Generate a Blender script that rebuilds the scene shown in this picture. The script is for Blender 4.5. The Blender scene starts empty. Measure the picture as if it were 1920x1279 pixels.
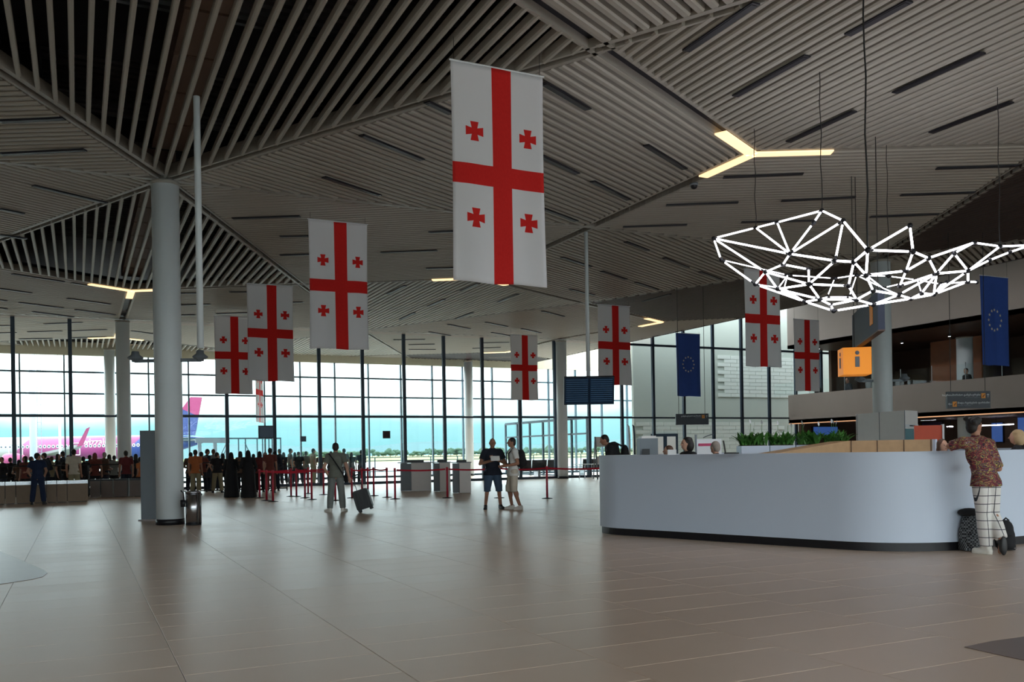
import bpy, math, random
import numpy as np
from mathutils import Vector, Matrix
random.seed(7)
sc = bpy.context.scene
COL = sc.collection
PI = math.pi
# ------------------------------------------------------------------ camera
F_PX, HOR, ROLL, YAW, CZ = 1685.0, 849.0, 0.016, math.atan(814/1685), 1.38
sa, ca, sT, cT = math.sin(YAW), math.cos(YAW), math.sin(ROLL), math.cos(ROLL)
FWD = Vector((sa, ca, 0)); RGT = Vector((ca, -sa, 0)); UP = Vector((0, 0, 1))
cam_d = bpy.data.cameras.new('camera'); cam = bpy.data.objects.new('camera', cam_d); COL.objects.link(cam)
cam_d.sensor_fit = 'HORIZONTAL'; cam_d.sensor_width = 36.0; cam_d.lens = 36.0*F_PX/1920
cam_d.shift_y = (HOR-639.5)/1920; cam_d.clip_start = 0.05; cam_d.clip_end = 5000
eu = RGT*cT - UP*sT; ev = RGT*sT + UP*cT; ez = -FWD
cam.matrix_world = Matrix(((eu.x, ev.x, ez.x, 0), (eu.y, ev.y, ez.y, 0), (eu.z, ev.z, ez.z, CZ), (0, 0, 0, 1)))
sc.camera = cam
# ------------------------------------------------------------------ world: hazy bright sky
W = bpy.data.worlds.new('sky'); sc.world = W; W.use_nodes = True
nt = W.node_tree; nt.nodes.clear()
tc = nt.nodes.new('ShaderNodeTexCoord'); sx = nt.nodes.new('ShaderNodeSeparateXYZ'); nt.links.new(tc.outputs['Generated'], sx.inputs[0])
nz = nt.nodes.new('ShaderNodeTexNoise'); nz.inputs['Scale'].default_value = 5; nz.inputs['Detail'].default_value = 5
nt.links.new(tc.outputs['Generated'], nz.inputs['Vector'])
ma = nt.nodes.new('ShaderNodeMath'); ma.operation = 'MULTIPLY_ADD'; ma.inputs[1].default_value = 0.05; nt.links.new(nz.outputs['Fac'], ma.inputs[0]); nt.links.new(sx.outputs['Z'], ma.inputs[2])
rp = nt.nodes.new('ShaderNodeValToRGB'); nt.links.new(ma.outputs[0], rp.inputs[0])
SKY = [(0.0, (.10, .135, .14)), (.03, (.058, .122, .13)), (.058, (.075, .138, .146)), (.085, (.30, .33, .34)), (.2, (.92, .95, .97)), (.5, (.98, .98, 1.0)), (1.0, (.88, .92, .97))]
el = rp.color_ramp.elements
while len(el) < len(SKY): el.new(0.5)
for e, (p, c) in zip(el, SKY): e.position = p; e.color = (*c, 1)
bg = nt.nodes.new('ShaderNodeBackground'); bg.inputs['Strength'].default_value = 6.6; nt.links.new(rp.outputs[0], bg.inputs[0])
wo = nt.nodes.new('ShaderNodeOutputWorld'); nt.links.new(bg.outputs[0], wo.inputs[0])
# ------------------------------------------------------------------ exposure
sc.view_settings.view_transform = 'Standard'; sc.view_settings.look = 'None'
sc.view_settings.gamma = 1.0; sc.view_settings.use_curve_mapping = False
sc.view_settings.exposure = 0.2
try: sc.cycles.transparent_max_bounces = 24
except Exception: pass

# ------------------------------------------------------------------ helpers
def ray(x, y):
    u = x-960; v = HOR-y
    t = (u*cT+v*sT)/F_PX; s = (-u*sT+v*cT)/F_PX
    return (sa+t*ca, ca-t*sa, s)
def atz(x, y, z): d = ray(x, y); k = (z-CZ)/d[2]; return Vector((d[0]*k, d[1]*k, z))
def atY(x, y, Y): d = ray(x, y); k = Y/d[1]; return Vector((d[0]*k, Y, CZ+d[2]*k))
def atX(x, y, X): d = ray(x, y); k = X/d[0]; return Vector((X, d[1]*k, CZ+d[2]*k))
def atd(x, y, k): d = ray(x, y); return Vector((d[0]*k, d[1]*k, CZ+d[2]*k))
def prj(p):
    xc = p[0]*ca-p[1]*sa; zc = p[0]*sa+p[1]*ca
    if zc < .1: return None
    xr = F_PX*xc/zc; yr = F_PX*(p[2]-CZ)/zc
    return (960+xr*cT-yr*sT, HOR-(xr*sT+yr*cT), zc)

def S(r, g, b):
    f = lambda c: (c/255)/12.92 if c/255 <= .04045 else ((c/255+.055)/1.055)**2.4
    return (f(r), f(g), f(b))

MATS = {}
def mat(name, col, rough=.6, metal=0., var=.08, scale=6., emit=None, estr=0., spec=.5, bump=0., bscale=40.):
    if name in MATS: return MATS[name]
    m = bpy.data.materials.new(name); m.use_nodes = True; n = m.node_tree.nodes; l = m.node_tree.links
    p = n['Principled BSDF']; p.inputs['Roughness'].default_value = rough; p.inputs['Metallic'].default_value = metal
    p.inputs['Specular IOR Level'].default_value = spec
    tcn = n.new('ShaderNodeTexCoord'); no = n.new('ShaderNodeTexNoise'); no.inputs['Scale'].default_value = scale; no.inputs['Detail'].default_value = 3
    l.new(tcn.outputs['Object'], no.inputs['Vector'])
    mx = n.new('ShaderNodeMix'); mx.data_type = 'RGBA'
    mx.inputs['A'].default_value = (*[c*(1-var) for c in col], 1); mx.inputs['B'].default_value = (*[min(1, c*(1+var)) for c in col], 1)
    l.new(no.outputs['Fac'], mx.inputs['Factor']); l.new(mx.outputs['Result'], p.inputs['Base Color'])
    if emit is not None:
        p.inputs['Emission Color'].default_value = (*emit, 1); p.inputs['Emission Strength'].default_value = estr
    if bump:
        n2 = n.new('ShaderNodeTexNoise'); n2.inputs['Scale'].default_value = bscale; l.new(tcn.outputs['Object'], n2.inputs['Vector'])
        b = n.new('ShaderNodeBump'); b.inputs['Strength'].default_value = bump; l.new(n2.outputs['Fac'], b.inputs['Height']); l.new(b.outputs[0], p.inputs['Normal'])
    MATS[name] = m; return m

class X:            # tiny node expression helper
    def __init__(s, nt, sock): s.nt, s.s = nt, sock
    def op(s, o, b=None, c=None):
        nd = s.nt.nodes.new('ShaderNodeMath'); nd.operation = o
        for i, q in enumerate((s, b, c)):
            if q is None: continue
            if isinstance(q, X): s.nt.links.new(q.s, nd.inputs[i])
            else: nd.inputs[i].default_value = q
        return X(s.nt, nd.outputs[0])
    def __add__(s, o): return s.op('ADD', o)
    def __sub__(s, o): return s.op('SUBTRACT', o)
    def __mul__(s, o): return s.op('MULTIPLY', o)
    def lt(s, o): return s.op('LESS_THAN', o)
    def gt(s, o): return s.op('GREATER_THAN', o)
    def abs(s): return s.op('ABSOLUTE')
    def mx(s, o): return s.op('MAXIMUM', o)
    def mn(s, o): return s.op('MINIMUM', o)
    def floor(s): return s.op('FLOOR')
    def frac(s): return s.op('FRACT')

class MB:
    def __init__(s): s.v = []; s.f = []; s.m = []
    def add(s, v, f, mi=0):
        o = len(s.v); s.v += [tuple(q) for q in v]; s.f += [tuple(i+o for i in q) for q in f]; s.m += [mi]*len(f)
    def box(s, c, d, M=None, mi=0):
        x, y, z = d[0]/2, d[1]/2, d[2]/2
        v = [Vector((i*x, j*y, k*z)) for k in (-1, 1) for j in (-1, 1) for i in (-1, 1)]
        if M is not None: v = [M @ q for q in v]
        v = [q+Vector(c) for q in v]
        s.add(v, [(0, 2, 3, 1), (4, 5, 7, 6), (0, 1, 5, 4), (2, 6, 7, 3), (0, 4, 6, 2), (1, 3, 7, 5)], mi)
    def bar(s, a, b, w, h, up=(0, 0, 1), mi=0):
        a, b = Vector(a), Vector(b); d = (b-a); L = d.length
        if L < 1e-6: return
        d /= L; u = Vector(up); r = d.cross(u)
        if r.length < 1e-4: r = d.cross(Vector((1, 0, 0)))
        r.normalize(); u = r.cross(d)
        v = [p+r*(i*w/2)+u*(k*h/2) for p in (a, b) for i, k in ((-1, -1), (1, -1), (1, 1), (-1, 1))]
        s.add(v, [(0, 1, 2, 3), (7, 6, 5, 4), (0, 4, 5, 1), (1, 5, 6, 2), (2, 6, 7, 3), (3, 7, 4, 0)], mi)
    def tube(s, pts, rad, n=10, mi=0, cap=True):
        pts = [Vector(p) for p in pts]; m = len(pts)
        rad = [rad]*m if not hasattr(rad, '__len__') else rad
        rings = []; prev = None
        for i, p in enumerate(pts):
            d = (pts[min(i+1, m-1)]-pts[max(i-1, 0)]).normalized()
            if prev is None:
                r = d.cross(Vector((0, 0, 1)))
                if r.length < 1e-3: r = Vector((1, 0, 0))
            else: r = prev-d*prev.dot(d)
            r.normalize(); prev = r; u = r.cross(d)
            rings.append([p+(r*math.cos(2*PI*k/n)+u*math.sin(2*PI*k/n))*rad[i] for k in range(n)])
        f = []
        for i in range(m-1):
            for k in range(n): f.append((i*n+k, i*n+(k+1) % n, (i+1)*n+(k+1) % n, (i+1)*n+k))
        if cap: f.append(tuple(range(n-1, -1, -1))); f.append(tuple((m-1)*n+k for k in range(n)))
        s.add([q for r in rings for q in r], f, mi)
    def lathe(s, prof, c=(0, 0, 0), n=24, mi=0):
        m = len(prof); v = []; f = []
        for (r, z) in prof:
            for k in range(n): v.append((c[0]+r*math.cos(2*PI*k/n), c[1]+r*math.sin(2*PI*k/n), c[2]+z))
        for i in range(m-1):
            for k in range(n): f.append((i*n+k, i*n+(k+1) % n, (i+1)*n+(k+1) % n, (i+1)*n+k))
        f.append(tuple(range(n-1, -1, -1))); f.append(tuple((m-1)*n+k for k in range(n)))
        s.add(v, f, mi)
    def prism(s, poly, z0, z1, mi=0):
        n = len(poly)
        v = [(p[0], p[1], z0) for p in poly]+[(p[0], p[1], z1) for p in poly]
        f = [tuple(range(n-1, -1, -1)), tuple(range(n, 2*n))]+[(i, (i+1) % n, n+(i+1) % n, n+i) for i in range(n)]
        s.add(v, f, mi)
    def ell(s, c, r, n=12, m=8, M=None, mi=0):
        v = []; f = []
        for i in range(m+1):
            th = PI*i/m
            for k in range(n):
                q = Vector((r[0]*math.sin(th)*math.cos(2*PI*k/n), r[1]*math.sin(th)*math.sin(2*PI*k/n), r[2]*math.cos(th)))
                if M is not None: q = M @ q
                v.append(q+Vector(c))
        for i in range(m):
            for k in range(n): f.append((i*n+k, (i+1)*n+k, (i+1)*n+(k+1) % n, i*n+(k+1) % n))
        s.add(v, f, mi)
    def caps(s, a, b, r0, r1, n=12):
        a, b = Vector(a), Vector(b); d = (b-a).normalized()
        pts = []; rs = []
        for t in (-.98, -.8, -.45): pts.append(a+d*(t*r0)); rs.append(r0*math.sqrt(1-t*t))
        pts.append(a); rs.append(r0); pts.append(b); rs.append(r1)
        for t in (.45, .8, .98): pts.append(b+d*(t*r1)); rs.append(r1*math.sqrt(1-t*t))
        s.tube(pts, rs, n)
    def mesh(s, name, smooth=False):
        me = bpy.data.meshes.new(name); me.from_pydata(s.v, [], s.f)
        if any(s.m): me.polygons.foreach_set('material_index', s.m)
        if smooth: me.polygons.foreach_set('use_smooth', [True]*len(s.f))
        me.update(); return me
    def build(s, name, m, parent=None, smooth=False, loc=None):
        me = s.mesh(name, smooth)
        for q in (m if isinstance(m, (list, tuple)) else [m]): me.materials.append(q)
        return link(name, me, parent, loc)
def link(name, me, parent=None, loc=None, rz=0.):
    o = bpy.data.objects.new(name, me); COL.objects.link(o)
    if parent is not None: o.parent = parent
    if loc is not None: o.location = loc
    if rz: o.rotation_euler.z = rz
    return o
def tag(o, label=None, cat=None, group=None, kind=None):
    if label: o['label'] = label
    if cat: o['category'] = cat
    if group: o['group'] = group
    if kind: o['kind'] = kind
    return o
def empty(name, loc=(0, 0, 0), rz=0., label=None, cat=None, group=None, kind=None):
    o = bpy.data.objects.new(name, None); COL.objects.link(o); o.location = loc; o.rotation_euler.z = rz
    o.empty_display_size = .1
    return tag(o, label, cat, group, kind)
def copy_tree(o, parent=None):
    c = o.copy(); COL.objects.link(c); c.parent = parent
    for ch in list(o.children): copy_tree(ch, c)
    return c
def text_mesh(body, size, ext=.003, align='CENTER'):
    cu = bpy.data.curves.new('lettering', 'FONT'); cu.body = body; cu.size = size; cu.extrude = ext; cu.align_x = align; cu.align_y = 'CENTER'
    cu.resolution_u = 3
    t = bpy.data.objects.new('lettering', cu); COL.objects.link(t)
    dg = bpy.context.evaluated_depsgraph_get(); me = bpy.data.meshes.new_from_object(t.evaluated_get(dg))
    bpy.data.objects.remove(t); return me
def put_text(name, body, size, m, parent, loc, rot, align='CENTER', ext=.003):
    me = text_mesh(body, size, ext, align); me.materials.clear(); me.materials.append(m)
    o = link(name, me, parent, loc); o.rotation_euler = rot; return o
def remesh(mb, vox, name, smooth_it=3):
    me = mb.mesh(name); o = bpy.data.objects.new(name, me); COL.objects.link(o)
    r = o.modifiers.new('r', 'REMESH'); r.mode = 'VOXEL'; r.voxel_size = vox; r.use_smooth_shade = True
    if smooth_it:
        k = o.modifiers.new('s', 'SMOOTH'); k.iterations = smooth_it; k.factor = .5
    dg = bpy.context.evaluated_depsgraph_get(); out = bpy.data.meshes.new_from_object(o.evaluated_get(dg))
    bpy.data.objects.remove(o); bpy.data.meshes.remove(me); out.name = name
    out.polygons.foreach_set('use_smooth', [True]*len(out.polygons)); return out

# ------------------------------------------------------------------ materials
M_slat = mat('slat_grey', S(172, 168, 157), .55, var=.05, scale=2)
M_slat_b = mat('slat_dark_brown', S(66, 54, 48), .6, var=.1, scale=2)
M_beam = mat('ceiling_beam', S(158, 154, 144), .5, var=.04, scale=2)
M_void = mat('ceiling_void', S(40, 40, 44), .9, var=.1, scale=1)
M_deck = mat('roof_deck', S(120, 120, 122), .45, .3, var=.2, scale=1.5)
M_duct = mat('duct_box', S(140, 118, 105), .7, var=.08, scale=1)
M_black = mat('black_lacquer', S(20, 20, 26), .45, var=.1)
M_lum = mat('dark_luminaire', S(26, 25, 34), .5, var=.1)
M_warm = mat('warm_light', (.9, .8, .65), .5, emit=(1., .66, .34), estr=1.25)
M_led = mat('led_tube', (.9, .9, .95), .4, emit=(.93, .92, 1.0), estr=6.5)
M_col = mat('column_paint', S(230, 237, 240), .45, var=.03, scale=3, bump=.05, bscale=120)
M_steel = mat('brushed_steel', S(190, 190, 195), .25, 1., var=.1, scale=30)
M_mull = mat('mullion', S(44, 58, 74), .4, .2, var=.08)
M_mull2 = mat('facade_mullion', S(60, 84, 98), .4, .2, var=.08)
M_cream = mat('cream_spandrel', S(205, 200, 178), .6, var=.06)
M_white = mat('white_lacquer', S(202, 213, 230), .42, var=.015, scale=2)
M_offw = mat('offwhite_panel', S(236, 232, 230), .5, var=.03)
M_grey = mat('grey_panel', S(120, 128, 136), .5, var=.05)
M_wall = mat('beige_plaster', S(150, 139, 132), .7, var=.05, scale=1.5)
M_wood = mat('oak_board', S(186, 152, 112), .5, var=.16, scale=9)
M_woodd = mat('dark_wood', S(92, 70, 56), .55, var=.2, scale=5)
M_red = mat('stanchion_red', S(196, 40, 64), .45, var=.06)
M_belt = mat('belt_red', S(200, 24, 50), .7, var=.06)
M_concrete = mat('apron_concrete', S(120, 124, 122), .8, var=.1, scale=.05)
M_grass = mat('dry_grass', S(98, 104, 50), .9, var=.3, scale=.05)
M_tree = mat('far_tree', S(44, 70, 52), .9, var=.3, scale=1.2)
M_hill = mat('hazy_hill', S(150, 198, 208), 1., var=.06, scale=.01)
M_orange = mat('orange_box', S(255, 158, 40), .5, var=.03, emit=S(255, 150, 40), estr=.36)  # slight glow added to the colour to brighten the cube's orange
M_darksign = mat('sign_navy', S(28, 32, 44), .45, var=.05)
M_signtxt = mat('sign_white', S(225, 228, 232), .5, var=.02)
M_signor = mat('sign_orange', S(236, 150, 40), .5, var=.02)
M_cable = mat('black_cable', S(24, 24, 26), .5)

def glass_mat(name, tint, refl=.9):
    m = bpy.data.materials.new(name); m.use_nodes = True; n = m.node_tree.nodes; l = m.node_tree.links; n.clear()
    tr = n.new('ShaderNodeBsdfTransparent'); gl = n.new('ShaderNodeBsdfGlossy'); gl.inputs['Roughness'].default_value = .02
    gl.inputs['Color'].default_value = (refl, refl, refl, 1)
    no = n.new('ShaderNodeTexNoise'); no.inputs['Scale'].default_value = .6
    mc = n.new('ShaderNodeMix'); mc.data_type = 'RGBA'; mc.inputs['A'].default_value = (*tint, 1); mc.inputs['B'].default_value = (*[min(1, c*1.03) for c in tint], 1)
    l.new(no.outputs['Fac'], mc.inputs['Factor']); l.new(mc.outputs['Result'], tr.inputs['Color'])
    lw = n.new('ShaderNodeFresnel'); lw.inputs['IOR'].default_value = 1.45
    ge = n.new('ShaderNodeNewGeometry'); fx = X(m.node_tree, lw.outputs[0])*(X(m.node_tree, ge.outputs['Backfacing'])*-1.+1.)
    ms = n.new('ShaderNodeMixShader'); l.new(fx.s, ms.inputs[0]); l.new(tr.outputs[0], ms.inputs[1]); l.new(gl.outputs[0], ms.inputs[2])
    o = n.new('ShaderNodeOutputMaterial'); l.new(ms.outputs[0], o.inputs[0]); return m
M_glass = glass_mat('tinted_glass', (.93, .985, .99))
M_glass2 = glass_mat('clear_glass', (.95, .99, .99))

# ------------------------------------------------------------------ floor
XJ, TW, TD = atz(349.6, 1279, 0).x, 1.26, .605
FX0, FX1, FY0, FY1 = -24.0, 58.0, -14.0, 51.9
def floor_mat():
    m = bpy.data.materials.new('stone_tile'); m.use_nodes = True; nt = m.node_tree; n = nt.nodes; l = nt.links
    p = n['Principled BSDF']
    g = n.new('ShaderNodeNewGeometry'); sp = n.new('ShaderNodeSeparateXYZ'); l.new(g.outputs['Position'], sp.inputs[0])
    x = X(nt, sp.outputs[0]); y = X(nt, sp.outputs[1])
    i = ((x-XJ)*(1/TW)).floor(); off = (i*.5).frac()*TD; j = ((y-off)*(1/TD)).floor()
    cb = n.new('ShaderNodeCombineXYZ'); l.new(i.s, cb.inputs[0]); l.new(j.s, cb.inputs[1])
    wn = n.new('ShaderNodeTexWhiteNoise'); l.new(cb.outputs[0], wn.inputs['Vector'])
    no = n.new('ShaderNodeTexNoise'); no.inputs['Scale'].default_value = 3; no.inputs['Detail'].default_value = 6; l.new(g.outputs['Position'], no.inputs['Vector'])
    f = X(nt, wn.outputs['Value'])*.6+X(nt, no.outputs['Fac'])*.4
    mx = n.new('ShaderNodeMix'); mx.data_type = 'RGBA'; mx.inputs['A'].default_value = (*S(200, 178, 160), 1); mx.inputs['B'].default_value = (*S(213, 190, 171), 1)
    l.new(f.s, mx.inputs['Factor']); l.new(mx.outputs['Result'], p.inputs['Base Color'])
    r = X(nt, wn.outputs['Value'])*.02+.33; l.new(r.s, p.inputs['Roughness'])
    p.inputs['Specular IOR Level'].default_value = .19
    n2 = n.new('ShaderNodeTexNoise'); n2.inputs['Scale'].default_value = 1.2; l.new(g.outputs['Position'], n2.inputs['Vector'])
    b = n.new('ShaderNodeBump'); b.inputs['Strength'].default_value = .03; l.new(n2.outputs['Fac'], b.inputs['Height']); l.new(b.outputs[0], p.inputs['Normal'])
    return m
M_tile = floor_mat()
M_grout = mat('floor_grout', S(96, 84, 74), .8)
mb = MB(); mb.box(((FX0+FX1)/2, (FY0+FY1)/2, -.06), (FX1-FX0, FY1-FY0, .1))
FLOOR = tag(mb.build('floor', M_grout), kind='structure')
def tile_geo(mb, cx, cy, w, d):
    g = .0022; bv = .002; x, y = w/2-g, d/2-g
    v = [(cx+i*x, cy+j*y, -.012) for i, j in ((-1, -1), (1, -1), (1, 1), (-1, 1))]+[(cx+i*x, cy+j*y, -bv) for i, j in ((-1, -1), (1, -1), (1, 1), (-1, 1))]+[(cx+i*(x-bv), cy+j*(y-bv), 0) for i, j in ((-1, -1), (1, -1), (1, 1), (-1, 1))]
    f = [(8, 9, 10, 11)]
    for a in (0, 4):
        for k in range(4): f.append((a+k, a+(k+1) % 4, a+4+(k+1) % 4, a+4+k))
    mb.add(v, f)
tiles = []
for i in range(int((FX0-XJ)//TW), int((FX1-XJ)//TW)+1):
    off = (i % 2)*.5*TD
    for j in range(int(FY0//TD), int(FY1//TD)):
        cx = XJ+(i+.5)*TW; cy = off+(j+.5)*TD
        if not (FX0+.63 < cx < FX1-.63 and FY0+.31 < cy < FY1-.31): continue
        q = prj((cx, cy, 0)); vis = q is not None and -250 < q[0] < 2170 and q[1] < 1420
        tiles.append((q[2] if vis else 1e6, cx, cy))
tiles.sort()
mt = MB(); tile_geo(mt, 0, 0, TW, TD); me_t = mt.mesh('tile'); me_t.materials.append(M_tile)
for _, cx, cy in tiles[:300]: link('tile', me_t, FLOOR, (cx, cy, 0))
mr = MB()
for _, cx, cy in tiles[300:]: tile_geo(mr, cx, cy, TW, TD)
tag(mr.build('tile_field', M_tile, FLOOR), kind='stuff')
# dark stone inlays in the floor
M_inlay = mat('dark_stone_inlay', S(118, 98, 88), .35, var=.1, scale=4)
def inlay(pts):
    m_ = MB(); m_.prism([tuple(atz(x, y, 0))[:2] for x, y in pts], .0005, .004); m_.build('floor_inlay', M_inlay, FLOOR)
inlay([(-160, 965), (0, 1034), (60, 1059), (82, 1069), (89, 1075), (80, 1082), (60, 1087), (0, 1096), (-160, 1112)])
inlay([(1808, 1214), (1860, 1203), (1925, 1194), (2050, 1186), (2050, 1262), (1925, 1240), (1860, 1226)])

# ------------------------------------------------------------------ ceiling: hexagonal fields of slats
ZC = 7.2
CEX = 26.8                       # right edge of the slatted ceiling
mb = MB(); mb.box(((-24+CEX)/2, 19, 9.75), (CEX+24, 66, .1))
CEIL = tag(mb.build('ceiling', M_deck), kind='structure')
x0, dx = 1.75, 10.3
OVR = {(22.35, 33.66): (23.9, 33.66)}
def V(x, y):
    x = round(x, 2); return Vector(OVR.get((x, y), (x, y)))
cells = []
for k in (-1, 0, 1): # row of column A and E
    cells.append((V(x0+2*dx*k, 20.1), [8.4, 13.84, 27.3, 33.66], 'A'))
for k in (-2, -1, 0, 1):
    cells.append((V(x0+dx+2*dx*k, 40.8), [27.3, 33.66, 46.8, 53.2], 'B'))
    cells.append((V(x0+dx+2*dx*k, 2.0), [-9.8, -4.4, 8.4, 13.84], 'S'))
for k in (-1, 0, 1):
    cells.append((V(x0+2*dx*k, 59.5), [46.8, 53.2, 66, 72], 'N'))
    cells.append((V(x0+2*dx*k, -16), [-28, -22, -9.8+5.4, -9.8], 'Z'))
YMIN, YMAX = -13.9, 51.8
def inside(p): return -23.9 < p.x < CEX-.1 and YMIN < p.y < YMAX
slats = []; beams = MB(); edges_done = set(); slots = []
def clip_line(poly, n, off):
    hits = []
    for i in range(len(poly)):
        a, b = poly[i], poly[(i+1) % len(poly)]
        da, db = a.dot(n)-off, b.dot(n)-off
        if (da > 0) != (db > 0): hits.append(a+(b-a)*(da/(da-db)))
    return hits if len(hits) == 2 else None
def clip_in(a, b):
    ia, ib = inside(a), inside(b)
    if ia and ib: return a, b
    N = 40; ps = [a+(b-a)*(i/N) for i in range(N+1)]; ok = [p for p in ps if inside(p)]
    return (ok[0], ok[-1]) if len(ok) > 1 else None
OPENC = []
for c, ys, row in cells:
    vx = [V(c.x, ys[0]), V(c.x+dx, ys[1]), V(c.x+dx, ys[2]), V(c.x, ys[3]), V(c.x-dx, ys[2]), V(c.x-dx, ys[1])]
    if row == 'Z': continue
    mids = [(vx[i]+vx[(i+1) % 6])/2 for i in range(6)]
    mids[1] = V(c.x+dx, c.y); mids[4] = V(c.x-dx, c.y)
    for i in range(6):
        kite = [c, mids[i-1], vx[i], mids[i]]
        ns = i in (0, 3)
        if ns: d = Vector((0, 1))
        else:
            e = (vx[1]-vx[0]) if i == 1 else (vx[3]-vx[2]) if i == 2 else (vx[4]-vx[3]) if i == 4 else (vx[0]-vx[5])
            d = e.normalized()
        n = Vector((-d.y, d.x))
        opn = ns and row in ('A', 'N') ; brown = opn and c.x > 15
        if opn and not brown: OPENC.append(kite)
        pitch = .245 if (opn and not brown) else .2
        offs = [p.dot(n) for p in kite]
        o = math.ceil((min(offs)+.06)/pitch)*pitch
        while o < max(offs)-.06:
            h = clip_line(kite, n, o)
            if h:
                a, b = h
                if (b-a).length > .3:
                    u = (b-a).normalized(); tr = .16; a = a+u*tr; b = b-u*tr
                    r = clip_in(a, b) if (b-a).length > .1 else None
                    if r: slats.append((r[0], r[1], 'open' if (opn and not brown) else 'brown' if brown else 'closed'))
            o += pitch
    for i in range(6):        # spokes
        if not (inside(c) or inside(mids[i])): continue
        r = clip_in(c, mids[i])
        if not r: continue
        if i in (1, 4): beams.bar((*r[0], ZC+.05), (*r[1], ZC+.05), .13, .1)
        else:
            u = (r[1]-r[0]).normalized(); nn = Vector((-u.y, u.x))
            beams.bar((*(r[0]+nn*.1), ZC+.115), (*(r[1]+nn*.1), ZC+.115), .09, .22)
            beams.bar((*(r[0]-nn*.1), ZC+.135), (*(r[1]-nn*.1), ZC+.135), .05, .26)
            slots.append((r[0], r[1], .09))
    for i in range(6):        # slots along hexagon edges
        a, b = vx[i], vx[(i+1) % 6]
        key = tuple(sorted((tuple(round(q, 2) for q in a), tuple(round(q, 2) for q in b))))
        if key in edges_done: continue
        edges_done.add(key)
        r = clip_in(a, b)
        if not r: continue
        u = (r[1]-r[0]).normalized(); nn = Vector((-u.y, u.x))
        for s_ in (-1, 1): beams.bar((*(r[0]+nn*.155*s_), ZC+.105), (*(r[1]+nn*.155*s_), ZC+.105), .07, .2)
        slots.append((r[0], r[1], .15))
beams.build('edge_beam', M_beam, CEIL)
ms = MB()
for a, b, zz in slots: ms.bar((*a, ZC+zz), (*b, ZC+zz), .25 if zz > .1 else .12, .02)
ms.build('slot_shade', M_lum, CEIL)  # dark strips stand in for the shade inside the beam gaps
# slat meshes of unit length along +Y
def slat_mesh(name, w, h, m):
    sec = [(-w/2, h), (-w/2, .25*h), (-w*.3, 0), (w*.3, 0), (w/2, .25*h), (w/2, h)]
    v = [(x, y, z) for y in (0, 1) for x, z in sec]
    f = [(5, 4, 3, 2, 1, 0), (6, 7, 8, 9, 10, 11)]+[(i, (i+1) % 6, 6+(i+1) % 6, 6+i) for i in range(6)]
    me = bpy.data.meshes.new(name); me.from_pydata(v, [], [tuple(reversed(q)) for q in f]); me.materials.append(m); me.update(); return me
SM = {'open': slat_mesh('slat', .075, .14, M_slat), 'closed': slat_mesh('slat', .125, .10, M_slat), 'brown': slat_mesh('slat', .12, .1, M_slat_b)}
def visw(sl):
    best = 0
    for t in (0, .25, .5, .75, 1):
        p = sl[0]+(sl[1]-sl[0])*t; q = prj((p.x, p.y, ZC))
        if q and -60 < q[0] < 1980 and -60 < q[1] < 1300: best = max(best, (sl[1]-sl[0]).length/q[2]**1.5)
    return best
slats.sort(key=visw, reverse=True)
for a, b, k in slats[:300]:
    d = b-a; o = link('slat', SM[k], CEIL, (a.x, a.y, ZC)); o.rotation_euler.z = math.atan2(d.y, d.x)-PI/2; o.scale = (1, d.length, 1)
mf = MB()
for a, b, k in slats[300:]:
    w, h = (.075, .14) if k == 'open' else (.125, .1)
    d = (b-a); L = d.length; d /= L; r = Vector((d.y, -d.x))
    sec = [(-w/2, h), (-w/2, .25*h), (-w*.3, 0), (w*.3, 0), (w/2, .25*h), (w/2, h)]
    v = [(*(p+r*sx_), ZC+sz_) for p in (a, b) for sx_, sz_ in sec]
    mf.add(v, [(0, 1, 2, 3, 4, 5), (11, 10, 9, 8, 7, 6)]+[((i+1) % 6, i, 6+i, 6+(i+1) % 6) for i in range(6)], 1 if k == 'brown' else 0)
tag(mf.build('slat_field', [M_slat, M_slat_b], CEIL), kind='stuff')
# backing boards above the closed fields
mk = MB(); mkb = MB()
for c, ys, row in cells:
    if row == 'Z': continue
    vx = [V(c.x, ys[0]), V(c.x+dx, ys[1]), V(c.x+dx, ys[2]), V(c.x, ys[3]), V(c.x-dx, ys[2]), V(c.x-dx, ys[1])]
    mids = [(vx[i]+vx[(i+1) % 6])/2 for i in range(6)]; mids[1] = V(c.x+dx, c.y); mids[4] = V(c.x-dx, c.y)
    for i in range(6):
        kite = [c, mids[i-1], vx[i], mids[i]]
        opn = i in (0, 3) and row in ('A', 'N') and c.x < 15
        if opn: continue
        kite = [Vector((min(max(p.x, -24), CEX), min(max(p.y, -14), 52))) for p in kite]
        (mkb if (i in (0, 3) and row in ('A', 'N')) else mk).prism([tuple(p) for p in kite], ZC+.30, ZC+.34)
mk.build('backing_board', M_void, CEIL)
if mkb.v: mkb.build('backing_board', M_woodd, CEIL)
# roof deck ribs, box girders and ducts seen through the open fields
mb = MB()
for i in range(150):
    y = -8+i*.3
    mb.box((1.75, y, 9.62), (20, .16, .12))
mb.build('deck_rib', M_deck, CEIL)
for (ya, yb) in ((7.0, 19.0), (21.2, 33.3)):
    y = ya
    while y < yb:
        mb = MB(); mb.box((1.75, y+.78, 7.95), (.62, 1.5, .5)); mb.build('girder_panel', M_duct, CEIL); y += 1.58
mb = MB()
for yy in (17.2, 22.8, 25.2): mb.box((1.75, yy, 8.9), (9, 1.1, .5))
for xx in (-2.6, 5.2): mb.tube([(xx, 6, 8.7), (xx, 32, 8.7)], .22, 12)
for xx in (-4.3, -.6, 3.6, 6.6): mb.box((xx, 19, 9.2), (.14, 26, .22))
mb.build('roof_duct', M_void, CEIL)
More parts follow.
